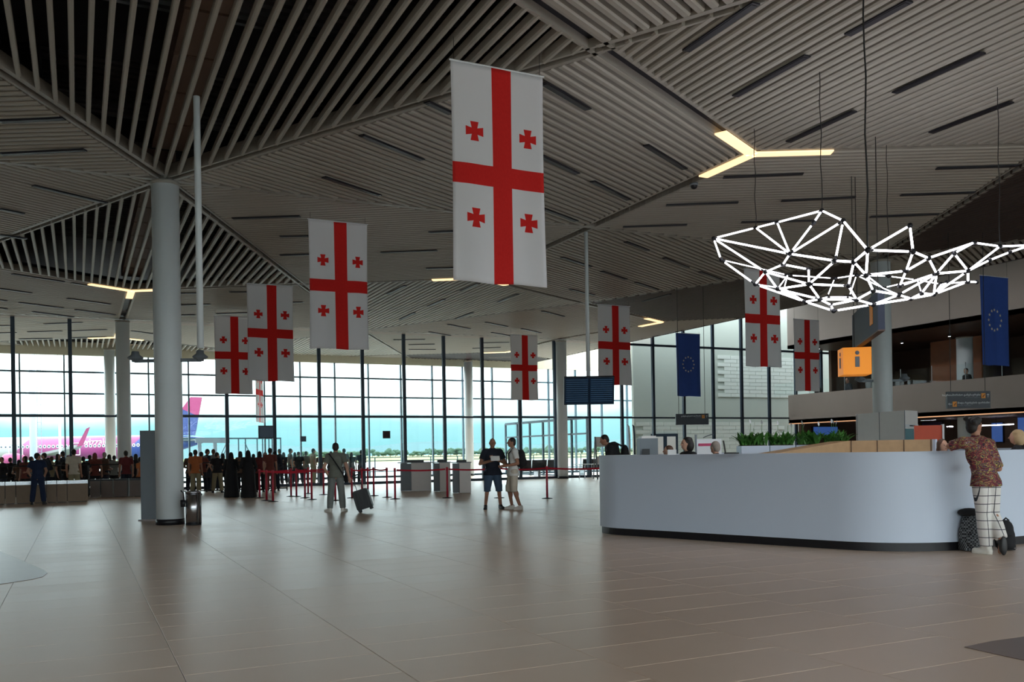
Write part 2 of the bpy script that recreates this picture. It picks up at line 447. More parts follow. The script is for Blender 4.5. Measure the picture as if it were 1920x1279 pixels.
# side faces closing the ceiling cavity at the right edge
mb = MB(); mb.box((CEX, 19, 8.5), (.12, 66, 2.55)); mb.build('edge_fascia', M_slat_b, CEIL)
# warm light strips at hexagon nodes
def strip_light(node, arms, L, label):
    n_ = V(*node); e = empty('node_light', (n_.x, n_.y, ZC), 0, label, 'ceiling light')
    for a in arms:
        d = (V(*a)-n_); d = d.normalized()
        m_ = MB(); m_.bar((d.x*.02, d.y*.02, -.02), (d.x*L, d.y*L, -.02), .23, .03); m_.build('light_strip', M_warm, e)
strip_light((12.05, 13.84), [(1.75, 8.4), (22.35, 8.4), (12.05, 27.3)], 1.55, 'large warm three-armed light strip on the ceiling left of the chandelier cables')
strip_light((1.75, 33.66), [(-8.55, 27.3), (12.05, 27.3), (1.75, 46.8)], 1.55, 'warm three-armed light strip just above the far round column on the left')
strip_light((12.05, 27.3), [(1.75, 33.66), (22.35, 33.66), (12.05, 13.84)], 1.55, 'warm light strip mostly hidden behind the largest flag')
strip_light((22.35, 33.66), [(12.05, 27.3), (22.35, 46.8)], 1.5, 'warm arrow-shaped light strip above the darker blue starred flag')
strip_light((1.75, 46.8), [(-8.55, 53.2), (12.05, 53.2), (1.75, 33.66)], 1.4, 'thin warm light strip behind the far left column near the outer facade')
strip_light((22.35, 46.8), [(12.05, 53.2), (22.35, 33.66)], 1.4, 'thin warm light strip beside the column behind the flight display')
# dark linear luminaires set between the slats (endpoints read off, on the slat plane)
LUM = [(0,227,120,221),(2,288,160,280),(62,347,200,380),(0,391,45,400),(0,440,50,447),(436,409,563,405),(525,443,640,441),(525,478,640,475),
(677,252,792,299),(607,331,712,366),(1019,154,1103,204),(800,190,846,212),(1000,285,1083,325),(1111,339,1179,374),(980,376,1081,414),(1286,94,1418,4),
(1378,179,1514,103),(1478,265,1602,207),(1589,64,1706,0),(1677,173,1843,97),(1745,248,1897,190),(1356,332,1506,325),(1756,315,1909,310),(1465,376,1604,369),
(1689,365,1828,360),(1249,384,1384,379),(1632,406,1760,401),(1168,425,1288,421),(1390,416,1527,413),(1211,271,1284,316),(804,435,900,431),(714,473,820,469),
(799,503,880,501),(1054,482,1108,500),(1128,508,1174,523),(1069,542,1114,553),(1173,453,1215,469),(1017,583,1057,593),(1245,483,1290,501),(1192,529,1233,543),
(1312,509,1351,524),(1205,565,1257,551),(727,551,760,535),(803,574,833,561),(865,545,897,531),(934,566,971,551),(750,599,777,586),(856,597,886,586),
(840,608,881,616),(805,622,844,629),(911,604,951,612),(922,623,959,630),(978,616,1014,624),(738,637,797,636),(766,646,815,645),(766,655,817,655),
(899,643,955,641.5),(886,653,939,651),(23,513,120,528),(-20,538,59,549),(134,530,222,544),(-40,555,12,564),(36,567,119,577),(126,559,207,570),
(141,580,216,590),(-40,571,13,579),(61,584,138,594),(83,607,154,604),(52,622,116,620),(134,620,200,617.5),(36,635,98,634),(136,633,199,631),
(-40,611,18,610),(-30,625,30,623),(247,620,305,628),(325,550,376,549),(325,572,394,570),(320,591,366,590),(406,588,467,586),(520,567,569,566),(430,547,480,547)]
for (xa, ya, xb, yb) in LUM:
    a, b = atz(xa, ya, ZC-.005), atz(xb, yb, ZC-.005)
    if a.y > 51.5 or b.y > 51.5: continue
    m_ = MB(); d = b-a; L = d.length
    m_.bar((0, 0, -.012), (0, L, -.012), .13, .022); m_.bar((0, .04, -.026), (0, L-.04, -.026), .09, .006)
    o = m_.build('linear_luminaire', M_lum, None, loc=a); o.rotation_euler.z = math.atan2(d.y, d.x)-PI/2
    tag(o, 'unlit black linear luminaire set flush between the ceiling slats', 'ceiling light', 'unlit linear luminaires in the slatted ceiling')

# ------------------------------------------------------------------ glazing
def glazing(name, Y, xs, ztop, transoms, mw, md, M_m, M_g, base=.12, pane_t=.02, top_fn=None):
    e = empty(name, (0, 0, 0)); tag(e, kind='structure')
    zs = [base]+transoms
    for i, x in enumerate(xs):
        zt = ztop if top_fn is None else top_fn(x)
        m_ = MB(); m_.box((x, Y, zt/2), (mw, md, zt)); m_.build('mullion', M_m, e)
        if i+1 < len(xs):
            x2 = xs[i+1]; lv = zs+[zt]
            for z in transoms:
                m_ = MB(); m_.box(((x+x2)/2, Y, z), (x2-x-mw, md*.7, .09)); m_.build('transom', M_m, e)
            m_ = MB(); m_.box(((x+x2)/2, Y, base/2), (x2-x-mw, md*.7, base)); m_.build('sill', M_m, e)
            for a, b in zip(lv[:-1], lv[1:]):
                m_ = MB(); m_.box(((x+x2)/2, Y, (a+b)/2), (x2-x-mw, pane_t, b-a-.09)); m_.build('pane', M_g, e)
    return e
YG = 41.4
xi = [7.95+2.07*n+.1 for n in range(-9, 18)]
glazing('window_1', YG, [x for x in xi if x < 45], 7.2, [3.19], .15, .14, M_mull, M_glass, top_fn=lambda x: 7.2 if x < CEX+.5 else 10.8)
YF = 52.0
xo = [11.6+2.03*n for n in range(-18, 15)]
glazing('window_2', YF, xo, 6.82, [3.7, 4.82, 5.94], .075, .18, M_mull2, M_glass2)
mb = MB(); mb.box(((xo[0]+xo[-1])/2, YF, 8.3), (xo[-1]-xo[0], .3, 2.98)); tag(mb.build('trim_1', M_cream), kind='structure')
# heavy transom in the inner glazing above 7.2 m near the void
mb = MB(); mb.box(((CEX+45)/2, YG, 7.2), (45-CEX, .12, .12)); tag(mb.build('trim_2', M_mull), kind='structure')
# entrance front behind the photographer, glazed like the airside front
xb = [-24+3.4*n for n in range(0, 19)]
glazing('window_3', -14.0, xb, 7.2, [2.6, 4.9], .14, .2, M_mull2, M_glass2)
mb = MB(); mb.box((-24.1, 19, 4.9), (.2, 66, 9.8)); tag(mb.build('wall_left', M_wall), kind='structure')
mb = MB(); mb.box((CEX/2-12, -14, 8.5), (CEX+24, .25, 2.6)); tag(mb.build('wall_back', M_wall), kind='structure')

# ------------------------------------------------------------------ right side: void, mezzanine, shops
XM = 38.5
mb = MB(); mb.box((XM+.15, 13.7, 9.2), (.3, 55.4, 3.7)); tag(mb.build('wall_right', M_wall), kind='structure')   # upper band
mb = MB(); mb.box((XM+.1, 13.7, 3.72), (.2, 55.4, 1.68)); tag(mb.build('wall_parapet', M_wall), kind='structure')
mb = MB(); mb.box((44, 13.7, 2.98), (11, 55.4, .2)); mb.box((44, 13.7, 7.45), (11, 55.4, .2)); tag(mb.build('trim_3', M_woodd), kind='structure')
mb = MB(); mb.box((47, 13.7, 5.5), (.3, 55.4, 11)); tag(mb.build('wall_shops', M_woodd), kind='structure')
mb = MB(); mb.box((36.5, 13.7, 10.95), (22, 55.4, .2)); tag(mb.build('ceiling_void', M_slat_b), kind='structure')
mb = MB(); mb.box((42, -14, 9.0), (32, .25, 3.9)); tag(mb.build('wall_back_right', M_wall), kind='structure')
mb = MB(); mb.box((XM-.02, 13.7, 2.845), (.06, 55.2, .05)); tag(mb.build('trim_4', mat('copper_strip', S(200, 130, 90), .4, .6, emit=(1, .55, .3), estr=.5)), kind='structure')
# ------------------------------------------------------------------ walls behind the inner glazing on the right
M_brick = mat('white_brick', S(206, 212, 206), .6, var=.05, scale=3)
mb = MB(); mb.box((41, 44.6, 5.5), (23, .2, 11)); w = tag(mb.build('wall_far', mat('pale_plaster', S(176, 184, 176), .6, var=.04)), kind='structure')
brm = MB(); brm.box((0, 0, 0), (.97, .04, .215)); brme = brm.mesh('brick'); brme.materials.append(M_brick)
nb = 0
for r in range(13):
    for c_ in range(11):
        x = 30.1+c_*.99+(r % 2)*.495
        link('brick', brme, w, (x, 44.48, .13+r*.235)); nb += 1
for r in range(11):
    for c_ in range(7):
        link('brick', brme, w, (36.2+c_*.99+(r % 2)*.495, 44.48, 4.75+r*.235))
# dark service door in the far wall
mb = MB(); mb.box((31.6, 44.42, 1.18), (1.9, .1, 2.36)); d_ = tag(mb.build('door_1', M_mull), kind='structure')
for xx in (31.15, 32.05):
    mb = MB(); mb.box((xx, 44.36, 1.25), (.62, .03, 1.9)); mb.build('door_panel', M_offw, d_)
mb = MB(); mb.box((43.2, 41.0, 1.45), (8.4, .2, 2.86)); tag(mb.build('wall_shop_end', M_woodd), kind='structure')
mb = MB(); mb.box((44.2, 41.0, 5.22), (5.4, .2, 4.2)); tag(mb.build('wall_mezzanine_end', M_woodd), kind='structure')
# ------------------------------------------------------------------ columns
def column(xy, r, label, ring=True):
    e = empty('column', (xy[0], xy[1], 0), 0, label, 'column', 'round columns')
    mb = MB(); mb.lathe([(r, .12), (r, 7.12)], n=40); mb.build('shaft', M_col, e, True)
    mb = MB(); mb.lathe([(r+.012, 0), (r+.012, .12)], n=40); mb.build('base_ring', M_black, e, True)
    mb = MB(); mb.lathe([(r+.02, 7.06), (r+.02, 7.13)], n=40); mb.build('collar', M_beam, e, True)
    if ring:
        for k in range(2):
            a = -YAW+k*PI
            dx_, dy_ = math.cos(a), math.sin(a)
            mb = MB(); mb.bar((dx_*r, dy_*r, 3.42), (dx_*(r+.42), dy_*(r+.42), 3.42), .05, .07); br = mb.build('lamp_arm', M_grey, e)
            mb = MB(); mb.lathe([(.07, .12), (.085, .05), (.15, .0), (.16, -.025), (.11, -.06), (.075, -.07), (.075, -.10)], (dx_*(r+.40), dy_*(r+.40), 3.50), 20); mb.build('flood_lamp', M_grey, br, True)
    return e
column((1.72, 20.0), .275, 'large pale round column in the left foreground with a steel bin beside it')
column((1.75, 40.75), .275, 'pale round column just behind the left foreground column', False)
column((22.6, 40.75), .275, 'pale round column behind the hanging flight display', False)
column((22.4, 20.0), .29, 'pale round column rising from the white kiosk behind the counter')
column((1.55, 51.4), .26, 'greenish outer column beside the far left round column', False)
column((21.9, 51.4), .27, 'slim grey column standing behind the inner glazing near the picture centre', False)
column((42.5, 32.5), .4, 'pale column on the restaurant mezzanine near the bright blue flag', False)
# ------------------------------------------------------------------ poles
def pole(p, zb, r, label):
    mb = MB(); mb.tube([(0, 0, zb), (0, 0, 7.12)], r, 14); o = mb.build('ceiling_pole', M_col, None, True, loc=(p[0], p[1], 0)); tag(o, label, 'pole')
pole((1.78, 15.0), 3.12, .052, 'thin white pole hanging from the ceiling beside the foreground column')
pole((12.06, 20.3), 3.33, .05, 'thin white pole carrying the flight display')
# ------------------------------------------------------------------ flags
def flag_mat():
    m = bpy.data.materials.new('red_cross_cloth'); m.use_nodes = True; nt = m.node_tree; n = nt.nodes; l = nt.links; p = n['Principled BSDF']; p.inputs['Roughness'].default_value = .8
    p.inputs['Specular IOR Level'].default_value = .1
    uv = n.new('ShaderNodeUVMap'); uv.uv_map = 'UVMap'; sp = n.new('ShaderNodeSeparateXYZ'); l.new(uv.outputs[0], sp.inputs[0])
    u = X(nt, sp.outputs[0])*1.45; v = X(nt, sp.outputs[1])*3.07        # metres from top left
    r = (u-.775).abs().lt(.155).mx((v-1.545).abs().lt(.145))
    for cx, cy in ((.34, .94), (1.20, .94), (.34, 2.16), (1.20, 2.16)):
        a = (u-cx).abs(); b = (v-cy).abs()
        arm1 = a.lt(b*.22+.035).mn(b.lt(.135)); arm2 = b.lt(a*.22+.035).mn(a.lt(.135))
        r = r.mx(arm1.mx(arm2))
    no = n.new('ShaderNodeTexNoise'); no.inputs['Scale'].default_value = 60; l.new(uv.outputs[0], no.inputs['Vector'])
    mr_ = n.new('ShaderNodeMix'); mr_.data_type = 'RGBA'; mr_.inputs['A'].default_value = (*S(222, 46, 44), 1); mr_.inputs['B'].default_value = (*S(236, 56, 52), 1); l.new(no.outputs['Fac'], mr_.inputs['Factor'])
    mx = n.new('ShaderNodeMix'); mx.data_type = 'RGBA'; mx.inputs['A'].default_value = (*S(240, 238, 240), 1); l.new(mr_.outputs['Result'], mx.inputs['B']); l.new(r.s, mx.inputs['Factor'])
    l.new(mx.outputs['Result'], p.inputs['Base Color'])
    tr = n.new('ShaderNodeBsdfTranslucent'); l.new(mx.outputs['Result'], tr.inputs['Color']); ms = n.new('ShaderNodeMixShader'); ms.inputs[0].default_value = .22
    l.new(p.outputs[0], ms.inputs[1]); l.new(tr.outputs[0], ms.inputs[2]); l.new(ms.outputs[0], n['Material Output'].inputs[0])
    return m
M_flag = flag_mat()
M_eu = mat('blue_cloth', S(50, 84, 168), .8, var=.08, scale=8)
M_star = mat('star_print', S(226, 220, 196), .8)
def flag(p, label, eu=False, rz=0., seed=0, cords=0.5):
    zt = ZC-.003 if p[0] < 26.5 else 10.84
    """p: top-left corner; cloth hangs along +X (rotated by rz)"""
    rnd = random.Random(seed); W_, H_ = (1.45, 3.07)
    ph = rnd.uniform(0, 6); amp = rnd.uniform(.018, .035); tw = rnd.uniform(-.05, .06)
    def pt(u, v):
        yy = amp*(.3+v)*math.sin(u*7.5+ph+v*1.3)+.6*amp*math.sin(u*16+2*ph-v*2)*v+tw*v*(u-.5)
        inx = .015*math.sin(v*PI)*(1-2*u)
        return (u*W_+inx, yy, -v*H_+.012*math.sin(u*9+ph)*v)
    e = empty('flag', p, rz, label, 'flag', 'hanging flags')
    NU, NV = 26, 44
    v_ = [pt(i/NU, j/NV) for j in range(NV+1) for i in range(NU+1)]
    f_ = [(j*(NU+1)+i, (j+1)*(NU+1)+i, (j+1)*(NU+1)+i+1, j*(NU+1)+i+1) for j in range(NV) for i in range(NU)]
    me = bpy.data.meshes.new('cloth'); me.from_pydata(v_, [], f_); ul = me.uv_layers.new(name='UVMap')
    for lp in me.loops: ul.data[lp.index].uv = ((lp.vertex_index % (NU+1))/NU, (lp.vertex_index//(NU+1))/NV)
    me.materials.append(M_eu if eu else M_flag); me.polygons.foreach_set('use_smooth', [True]*len(f_)); me.update()
    o = link('cloth', me, e); sm = o.modifiers.new('thick', 'SOLIDIFY'); sm.thickness = .004
    mb = MB(); mb.tube([(-.02, 0, .01), (W_+.02, 0, .01)], .013, 8); mb.build('top_rod', M_signtxt, e)
    for xx in (.05, W_-.05):
        mb = MB(); mb.tube([(xx, 0, .02), (xx, 0, zt-p[2])], .004, 5); mb.build('cord', M_cable, e)
    if eu:
        for k in range(12):
            a = k*PI/6; cu, cv = .5+.245*math.cos(a)*.98, .49+.245*math.sin(a)*W_/H_
            c = pt(cu, cv); mb = MB(); R_ = .055
            ring = [(c[0]+(R_ if q % 2 == 0 else R_*.42)*math.sin(q*PI/5), c[1]-.012, c[2]+(R_ if q % 2 == 0 else R_*.42)*math.cos(q*PI/5)) for q in range(10)]
            mb.add(ring+[(q[0], q[1]+.006, q[2]) for q in ring], [tuple(range(10)), tuple(range(19, 9, -1))]+[(i, 10+i, 10+(i+1) % 10, (i+1) % 10) for i in range(10)])
            mb.build('star', M_star, e)
    return e
flag((4.75, 11.6, 6.86), 'largest white flag with red cross hanging in the foreground', seed=4, cords=.25)
flag((5.02, 21.35, 7.02), 'white red-cross flag second nearest in the left row', seed=2, cords=.1)
flag((4.88, 29.2, 6.86), 'white red-cross flag third in the left row', seed=3, cords=.25)
flag((4.88, 36.8, 6.95), 'white red-cross flag farthest in the left row, shaded at its foot', seed=5, cords=.17)
flag((18.35, 38.0, 6.93), 'small far white red-cross flag left of the flight display', seed=6, cords=.18)
flag((18.0, 29.5, 7.0), 'white red-cross flag hanging behind the right end of the flight display', seed=8, cords=.12)
flag((19.0, 22.3, 7.06), 'white red-cross flag partly behind the lit chandelier', seed=9, cords=.06)
flag((27.6, 29.3, 6.9), 'smaller white red-cross flag beside the one behind the chandelier', seed=10, cords=3.9)
flag((26.3, 35.9, 7.08), 'dark blue flag with ring of stars in front of the far glazing', True, seed=11, cords=.0+.06)
flag((27.9, 20.7, 7.2), 'bright blue flag with ring of stars at the right of the picture', True, seed=12, cords=3.6)
flag((8.1, 46.2, 6.2), 'narrow edge-on red-cross flag behind the glazing at left', rz=math.radians(66), seed=13, cords=.9)
# ------------------------------------------------------------------ chandelier
CN = dict(a1=(1338,447,15.5),a2=(1417,427,16.2),a3=(1457,417,15.4),a4=(1541,395,13.8),a5=(1581,414,12.7),a6=(1526,417,13.8),c1=(1481,476,13.7),c2=(1566,489,12.3),
c3=(1601,491,11.9),d1=(1627,469,11.3),d2=(1706,423,12.0),d3=(1712,472,11.7),d4=(1741,484,12.1),d5=(1624,516,11.9),d6=(1699,508,12.3),d7=(1756,513,12.7),
e1=(1826,455,14.0),e2=(1789,475,13.1),e3=(1875,462,14.5),e4=(1815,508,13.4),e5=(1855,488,14.2),e6=(1893,473,14.8),e7=(1932,460,15.3),
b1=(1352,487,15.4),b2=(1416,533,15.0),b3=(1435,510,14.5),b4=(1468,496,14.1),b5=(1516,505,14.2),b6=(1517,533,13.2),b7=(1458,542,14.3),
g1=(1591,536,12.6),g2=(1537,561,13.5),g3=(1606,562,12.9),g4=(1637,545,12.5),g5=(1637,571,13.2),g6=(1563,583,13.7),g7=(1510,566,14.4),g8=(1558,572,13.8),
h1=(1687,536,12.9),h2=(1685,553,13.3),h4=(1728,550,13.6),h5=(1751,552,14.0),h7=(1815,528,14.2),h8=(1775,530,14.8),h9=(1708,560,13.9),h10=(1831,529,14.9),
k1=(1565,522,16.6),k2=(1606,516,16.9),k3=(1477,516,16.3),k4=(1655,540,16.8),k5=(1720,525,16.6),k6=(1551,557,16.0),k7=(1592,557,16.2),k8=(1765,533,16.0),k9=(1470,541,15.8),k10=(1666,518,17.2))
CE = 'a1-a2 a2-a3 a3-a4 a4-a5 a5-d1 d1-d2 d2-d3 d1-d3 d3-d4 d4-e1 e1-e2 e2-d7 e2-e4 d7-e4 d4-d7 d3-d6 d4-d6 e1-e3 e3-e4 e3-e7 e4-e5 e5-e6 e6-e7 c1-a1 c1-a2 c1-a3 c1-a6 a6-a4 c1-a5 a5-c2 c1-c2 c2-c3 c3-d1 c3-d5 d1-d5 d5-d6 d6-h1 h1-d7 d7-h4 d7-h2 a1-b1 b1-b2 a1-b3 c1-b4 b4-b3 b4-b5 b5-b6 b3-b6 b3-b2 b3-b7 b6-b7 c2-b6 b6-g1 c3-g1 g1-g3 b6-g2 d5-g4 g4-g3 g3-g2 g3-g5 g4-h2 h2-g5 g2-g8 g8-g6 g5-g6 b2-g7 b7-g7 b7-g2 g7-g2 g7-g6 g8-g3 h2-h9 h9-g5 h9-h4 h4-h5 e4-h5 e4-h7 h7-h5 h7-h10 h5-d7 h5-h8 k1-k2 k3-k1 b1-k3 k3-b7 k1-k6 k2-k7 k2-k4 d5-k4 k10-k5 k4-h2 k5-k8 k8-h5 k6-g2 k7-g3 k6-k7 k9-b2 k9-k3 k9-g7 k4-k5 k10-k2 k8-h7 h9-h5 k5-h4'.split()
cen = atd(1630, 520, 14); CH = empty('chandelier', cen, 0, 'lit polyhedral chandelier of white LED tubes hanging over the counter', 'chandelier')
P = {k: atd(*v)-cen for k, v in CN.items()}
for e_ in CE:
    a, b = e_.split('-'); a, b = P[a], P[b]; d = b-a; L = d.length; d.normalize()
    g = min(.1, L*.12)
    mb = MB(); mb.tube([a+d*g, b-d*g], .0095 if 'k' in e_ else .0150, 8); mb.build('led_tube', M_led, CH, True)
    for q0, q1 in ((a, a+d*g), (b-d*g, b)):
        mb = MB(); mb.tube([q0, q1], .013, 6); mb.build('tube_holder', M_black, CH)
for k, p in P.items():
    mb = MB(); mb.ell(p, (.038, .038, .038), 10, 6); mb.build('node_joint', M_black, CH, True)
for k in ('a2', 'd1', 'e3', 'k10', 'a4'):
    p = P[k]; mb = MB(); top = 7.15-cen.z; N = 9
    pts = [(p.x+.02*math.sin(i*1.7+p.x)*(0 < i < N)*.8, p.y, p.z+(top-p.z)*i/N) for i in range(N+1)]
    mb.tube(pts, .011 if k == 'd1' else .007, 6); mb.build('suspension_cable', M_cable, CH)
# ------------------------------------------------------------------ curved white counter
def rounded(pts, rads, seg=40):
    out = []; n = len(pts)
    for i in range(n):
        p0, p, p1 = Vector(pts[i-1]), Vector(pts[i]), Vector(pts[(i+1) % n]); r = rads[i]
        u = (p0-p).normalized(); w_ = (p1-p).normalized(); ang = u.angle(w_); t = r/math.tan(ang/2)
        bis = (u+w_).normalized(); c = p+bis*(r/math.sin(ang/2)); a, b = p+u*t-c, p+w_*t-c
        for k in range(seg+1):
            s_ = k/seg; om = a.angle(b); q = (a*math.sin((1-s_)*om)+b*math.sin(s_*om))/math.sin(om); out.append(c+q)
    return out
CP = [(7.70, 13.2), (9.6, 8.05), (19.5, 8.45), (17.5, 17.6)]
CR = [.8, 1.45, 1.4, 2.0]
outl = rounded(CP, CR)
def inset(poly, d):
    n = len(poly); o = []
    for i in range(n):
        t = (poly[(i+1) % n]-poly[i-1]).normalized(); o.append(poly[i]+Vector((-t.y, t.x))*d)
    return o
def ring_wall(poly, inner, z0, z1):
    mb = MB(); n = len(poly)
    v = [(*p, z0) for p in poly]+[(*p, z1) for p in poly]+[(*p, z0) for p in inner]+[(*p, z1) for p in inner]; f = []
    for i in range(n):
        j = (i+1) % n
        f += [(i, j, n+j, n+i), (2*n+j, 2*n+i, 3*n+i, 3*n+j), (n+i, n+j, 3*n+j, 3*n+i), (j, i, 2*n+i, 2*n+j)]
    mb.add(v, f); return mb
area = sum(outl[i].x*outl[(i+1) % len(outl)].y-outl[(i+1) % len(outl)].x*outl[i].y for i in range(len(outl)))
if area < 0: outl.reverse()
CTR = empty('reception_counter', (0, 0, 0), 0, 'long curved white reception counter with black plinth', 'counter')
ring_wall(outl, inset(outl, .5), .115, 1.285).build('body', M_white, CTR, False)
ring_wall(inset(outl, -.006), inset(outl, .52), 1.285, 1.31).build('worktop', M_white, CTR, False)
ring_wall(inset(outl, .03), inset(outl, .45), 0.0, .115).build('plinth', M_black, CTR, False)
# oak island block with wedge inside the counter
IS = empty('oak_island', (0, 0, 0), 0, 'oak clad island block with slanted end inside the white counter', 'island')
pl, pm, pr = atd(1440, 850, 15.5), atd(1592, 840, 16.5), atd(1748, 840, 16.0)
bk = Vector((.3, .75, 0)); ztop = 1.50
mb = MB()
v = [(pm.x, pm.y, 0), (pr.x, pr.y, 0), (pr.x+bk.x, pr.y+bk.y, 0), (pm.x+bk.x, pm.y+bk.y, 0)]
mb.prism([q[:2] for q in v], 0, ztop); mb.build('block', M_wood, IS)
mb = MB(); a0 = Vector((pl.x, pl.y, 0)); b0 = Vector((pm.x, pm.y, 0))
mb.add([a0+UP*1.28, b0+UP*1.28, b0+UP*ztop, a0+bk+UP*1.28, b0+bk+UP*1.28, b0+bk+UP*ztop, a0, b0, a0+bk, b0+bk], [(0, 1, 2), (5, 4, 3), (0, 2, 5, 3), (6, 7, 1, 0), (9, 8, 3, 4), (8, 6, 0, 3), (7, 9, 4, 1), (6, 8, 9, 7), (1, 4, 5, 2)]); mb.build('slanted_end', M_wood, IS)
for t in (.02, .34, .66, .98):
    q = Vector((pm.x, pm.y, 0)).lerp(Vector((pr.x, pr.y, 0)), t); mb = MB(); mb.box((q.x, q.y-.012, ztop/2), (.012, .012, ztop)); mb.build('board_joint', M_woodd, IS)
mb = MB(); mb.box((pr.x+.03, pr.y, ztop/2), (.05, .12, ztop)); mb.build('white_edge', M_white, IS)
# planters with peace lilies
M_leaf = mat('leaf', S(72, 128, 52), .5, var=.35, scale=8)
M_soil = mat('soil', S(60, 48, 40), .9)
def leaf(mb, base, az, L, lean, w):
    pts = []; n = 5
    for i in range(n+1):
        t = i/n; r = lean*t**1.4*L; z = L*(t*(1-.35*lean*t))
        pts.append((base[0]+r*math.cos(az), base[1]+r*math.sin(az), base[2]+z))
    v = []; side = (-math.sin(az), math.cos(az))
    for i, p in enumerate(pts):
        ww = w*math.sin(PI*min(1, .08+i/n*.92))**.8*(1 if i < n else .1)
        v += [(p[0]+side[0]*ww, p[1]+side[1]*ww, p[2]+.006), (p[0], p[1], p[2]), (p[0]-side[0]*ww, p[1]-side[1]*ww, p[2]+.006)]
    f = []
    for i in range(n): f += [(3*i, 3*i+1, 3*i+4, 3*i+3), (3*i+1, 3*i+2, 3*i+5, 3*i+4)]
    mb.add(v, f)
xs_ = [1383, 1440, 1492, 1542, 1590]
for i in range(4):
    a, b = atd(xs_[i], 845, 18.2), atd(xs_[i+1], 845, 18.2-.1*i); a.z = b.z = 0
    c = (a+b)/2; d = b-a; L = d.length-.06; rz = math.atan2(d.y, d.x)
    e = empty('planter', (c.x, c.y, 0), rz, ['white planter of peace lilies at the left end of the row', 'second white planter of peace lilies from the left', 'third white planter of peace lilies from the left', 'planter of peace lilies at the right end beside the white kiosk'][i], 'planter', 'white planters of peace lilies')
    mb = MB(); zb = 1.44
    mb.prism([(-L/2+.03, -.16), (L/2-.03, -.16), (L/2-.03, .16), (-L/2+.03, .16)], 0, .9)
    mb.prism([(-L/2, -.2), (L/2, -.2), (L/2, .2), (-L/2, .2)], .9, zb); mb.build('trough', M_white, e)
    mb = MB(); mb.box((0, 0, zb+.005), (L-.06, .34, .02)); mb.build('soil', M_soil, e)
    mb = MB()
    for k in range(95):
        bx_, by_ = random.uniform(-L/2+.03, L/2-.03), random.uniform(-.15, .15)
        leaf(mb, (bx_, by_, zb), random.uniform(0, 2*PI), random.uniform(.2, .36), random.uniform(.3, 1.15), random.uniform(.022, .04))
    tag(mb.build('foliage', M_leaf, e, True), kind='stuff')
    for k in range(3):
        bx_ = random.uniform(-L/2+.05, L/2-.05); h = random.uniform(.34, .46); mb = MB()
        mb.tube([(bx_, 0, zb), (bx_+.02, 0, zb+h)], .004, 6); st = mb.build('stalk', M_leaf, e)
        mb = MB(); leaf(mb, (bx_+.02, 0, zb+h-.01), k*2., .1, .25, .02); mb.build('spathe', M_signtxt, st, True)
# ------------------------------------------------------------------ outdoors
mb = MB(); mb.box((20, 52.2+60, -.1), (500, 120, .1)); tag(mb.build('apron', M_concrete), kind='structure')
mb = MB(); mb.box((200, 172+500, -.09), (2600, 1000, .1)); tag(mb.build('field', M_grass), kind='structure')
mb = MB(); mb.box((20, -14.2-40, -.1), (300, 80, .1)); tag(mb.build('forecourt', M_concrete), kind='structure')
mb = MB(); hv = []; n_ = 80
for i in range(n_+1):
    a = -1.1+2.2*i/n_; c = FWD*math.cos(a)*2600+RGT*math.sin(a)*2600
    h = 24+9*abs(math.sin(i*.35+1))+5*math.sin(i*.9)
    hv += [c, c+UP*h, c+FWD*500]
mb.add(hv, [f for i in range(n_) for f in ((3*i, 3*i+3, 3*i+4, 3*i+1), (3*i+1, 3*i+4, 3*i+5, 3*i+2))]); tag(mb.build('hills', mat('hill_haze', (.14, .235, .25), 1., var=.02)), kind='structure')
# trees beyond the field
def blob(seed):
    r_ = random.Random(seed); mb = MB()
    for k in range(7): mb.ell((r_.uniform(-1.3, 1.3), r_.uniform(-.8, .8), r_.uniform(1.2, 3.1)), (r_.uniform(.6, 1.2),)*2+(r_.uniform(.5, 1.),), 9, 6)
    me = remesh(mb, .28, 'crown', 1)
    for v in me.vertices: v.co += v.normal*r_.uniform(-.14, .16)
    me.materials.append(M_tree); return me
blobs = [blob(i) for i in range(4)]
tk = MB(); tk.tube([(0, 0, 0), (0, 0, 1.6)], [.16, .1], 7); tkm = tk.mesh('trunk'); tkm.materials.append(M_woodd)
for i in range(70):
    px = 560+i*10.6+random.uniform(-2, 2); p = atd(px, 850, random.uniform(400, 470)); p.z = -.05
    e = empty('tree', p, random.uniform(0, 6), 'small hazy green tree in the tree line beyond the airfield', 'tree', 'tree line beyond the airfield')
    e.scale = (random.uniform(.9, 1.5),)*2+(random.uniform(.75, 1.25),)
    link('crown', blobs[i % 4], e); link('trunk', tkm, e)
# boundary railing outside
FE = empty('apron_railing', (0, 0, 0), 0, 'dark metal railing along the apron outside the glazing', 'railing')
for z in (1.2, .98, .25):
    mb = MB(); mb.bar((10, 58.5, z), (44, 58.5, z), .05, .05); mb.build('rail', M_mull, FE)
for k in range(18):
    mb = MB(); mb.box((10+2*k, 58.5, .575), (.06, .06, 1.25)); mb.build('post', M_mull, FE)
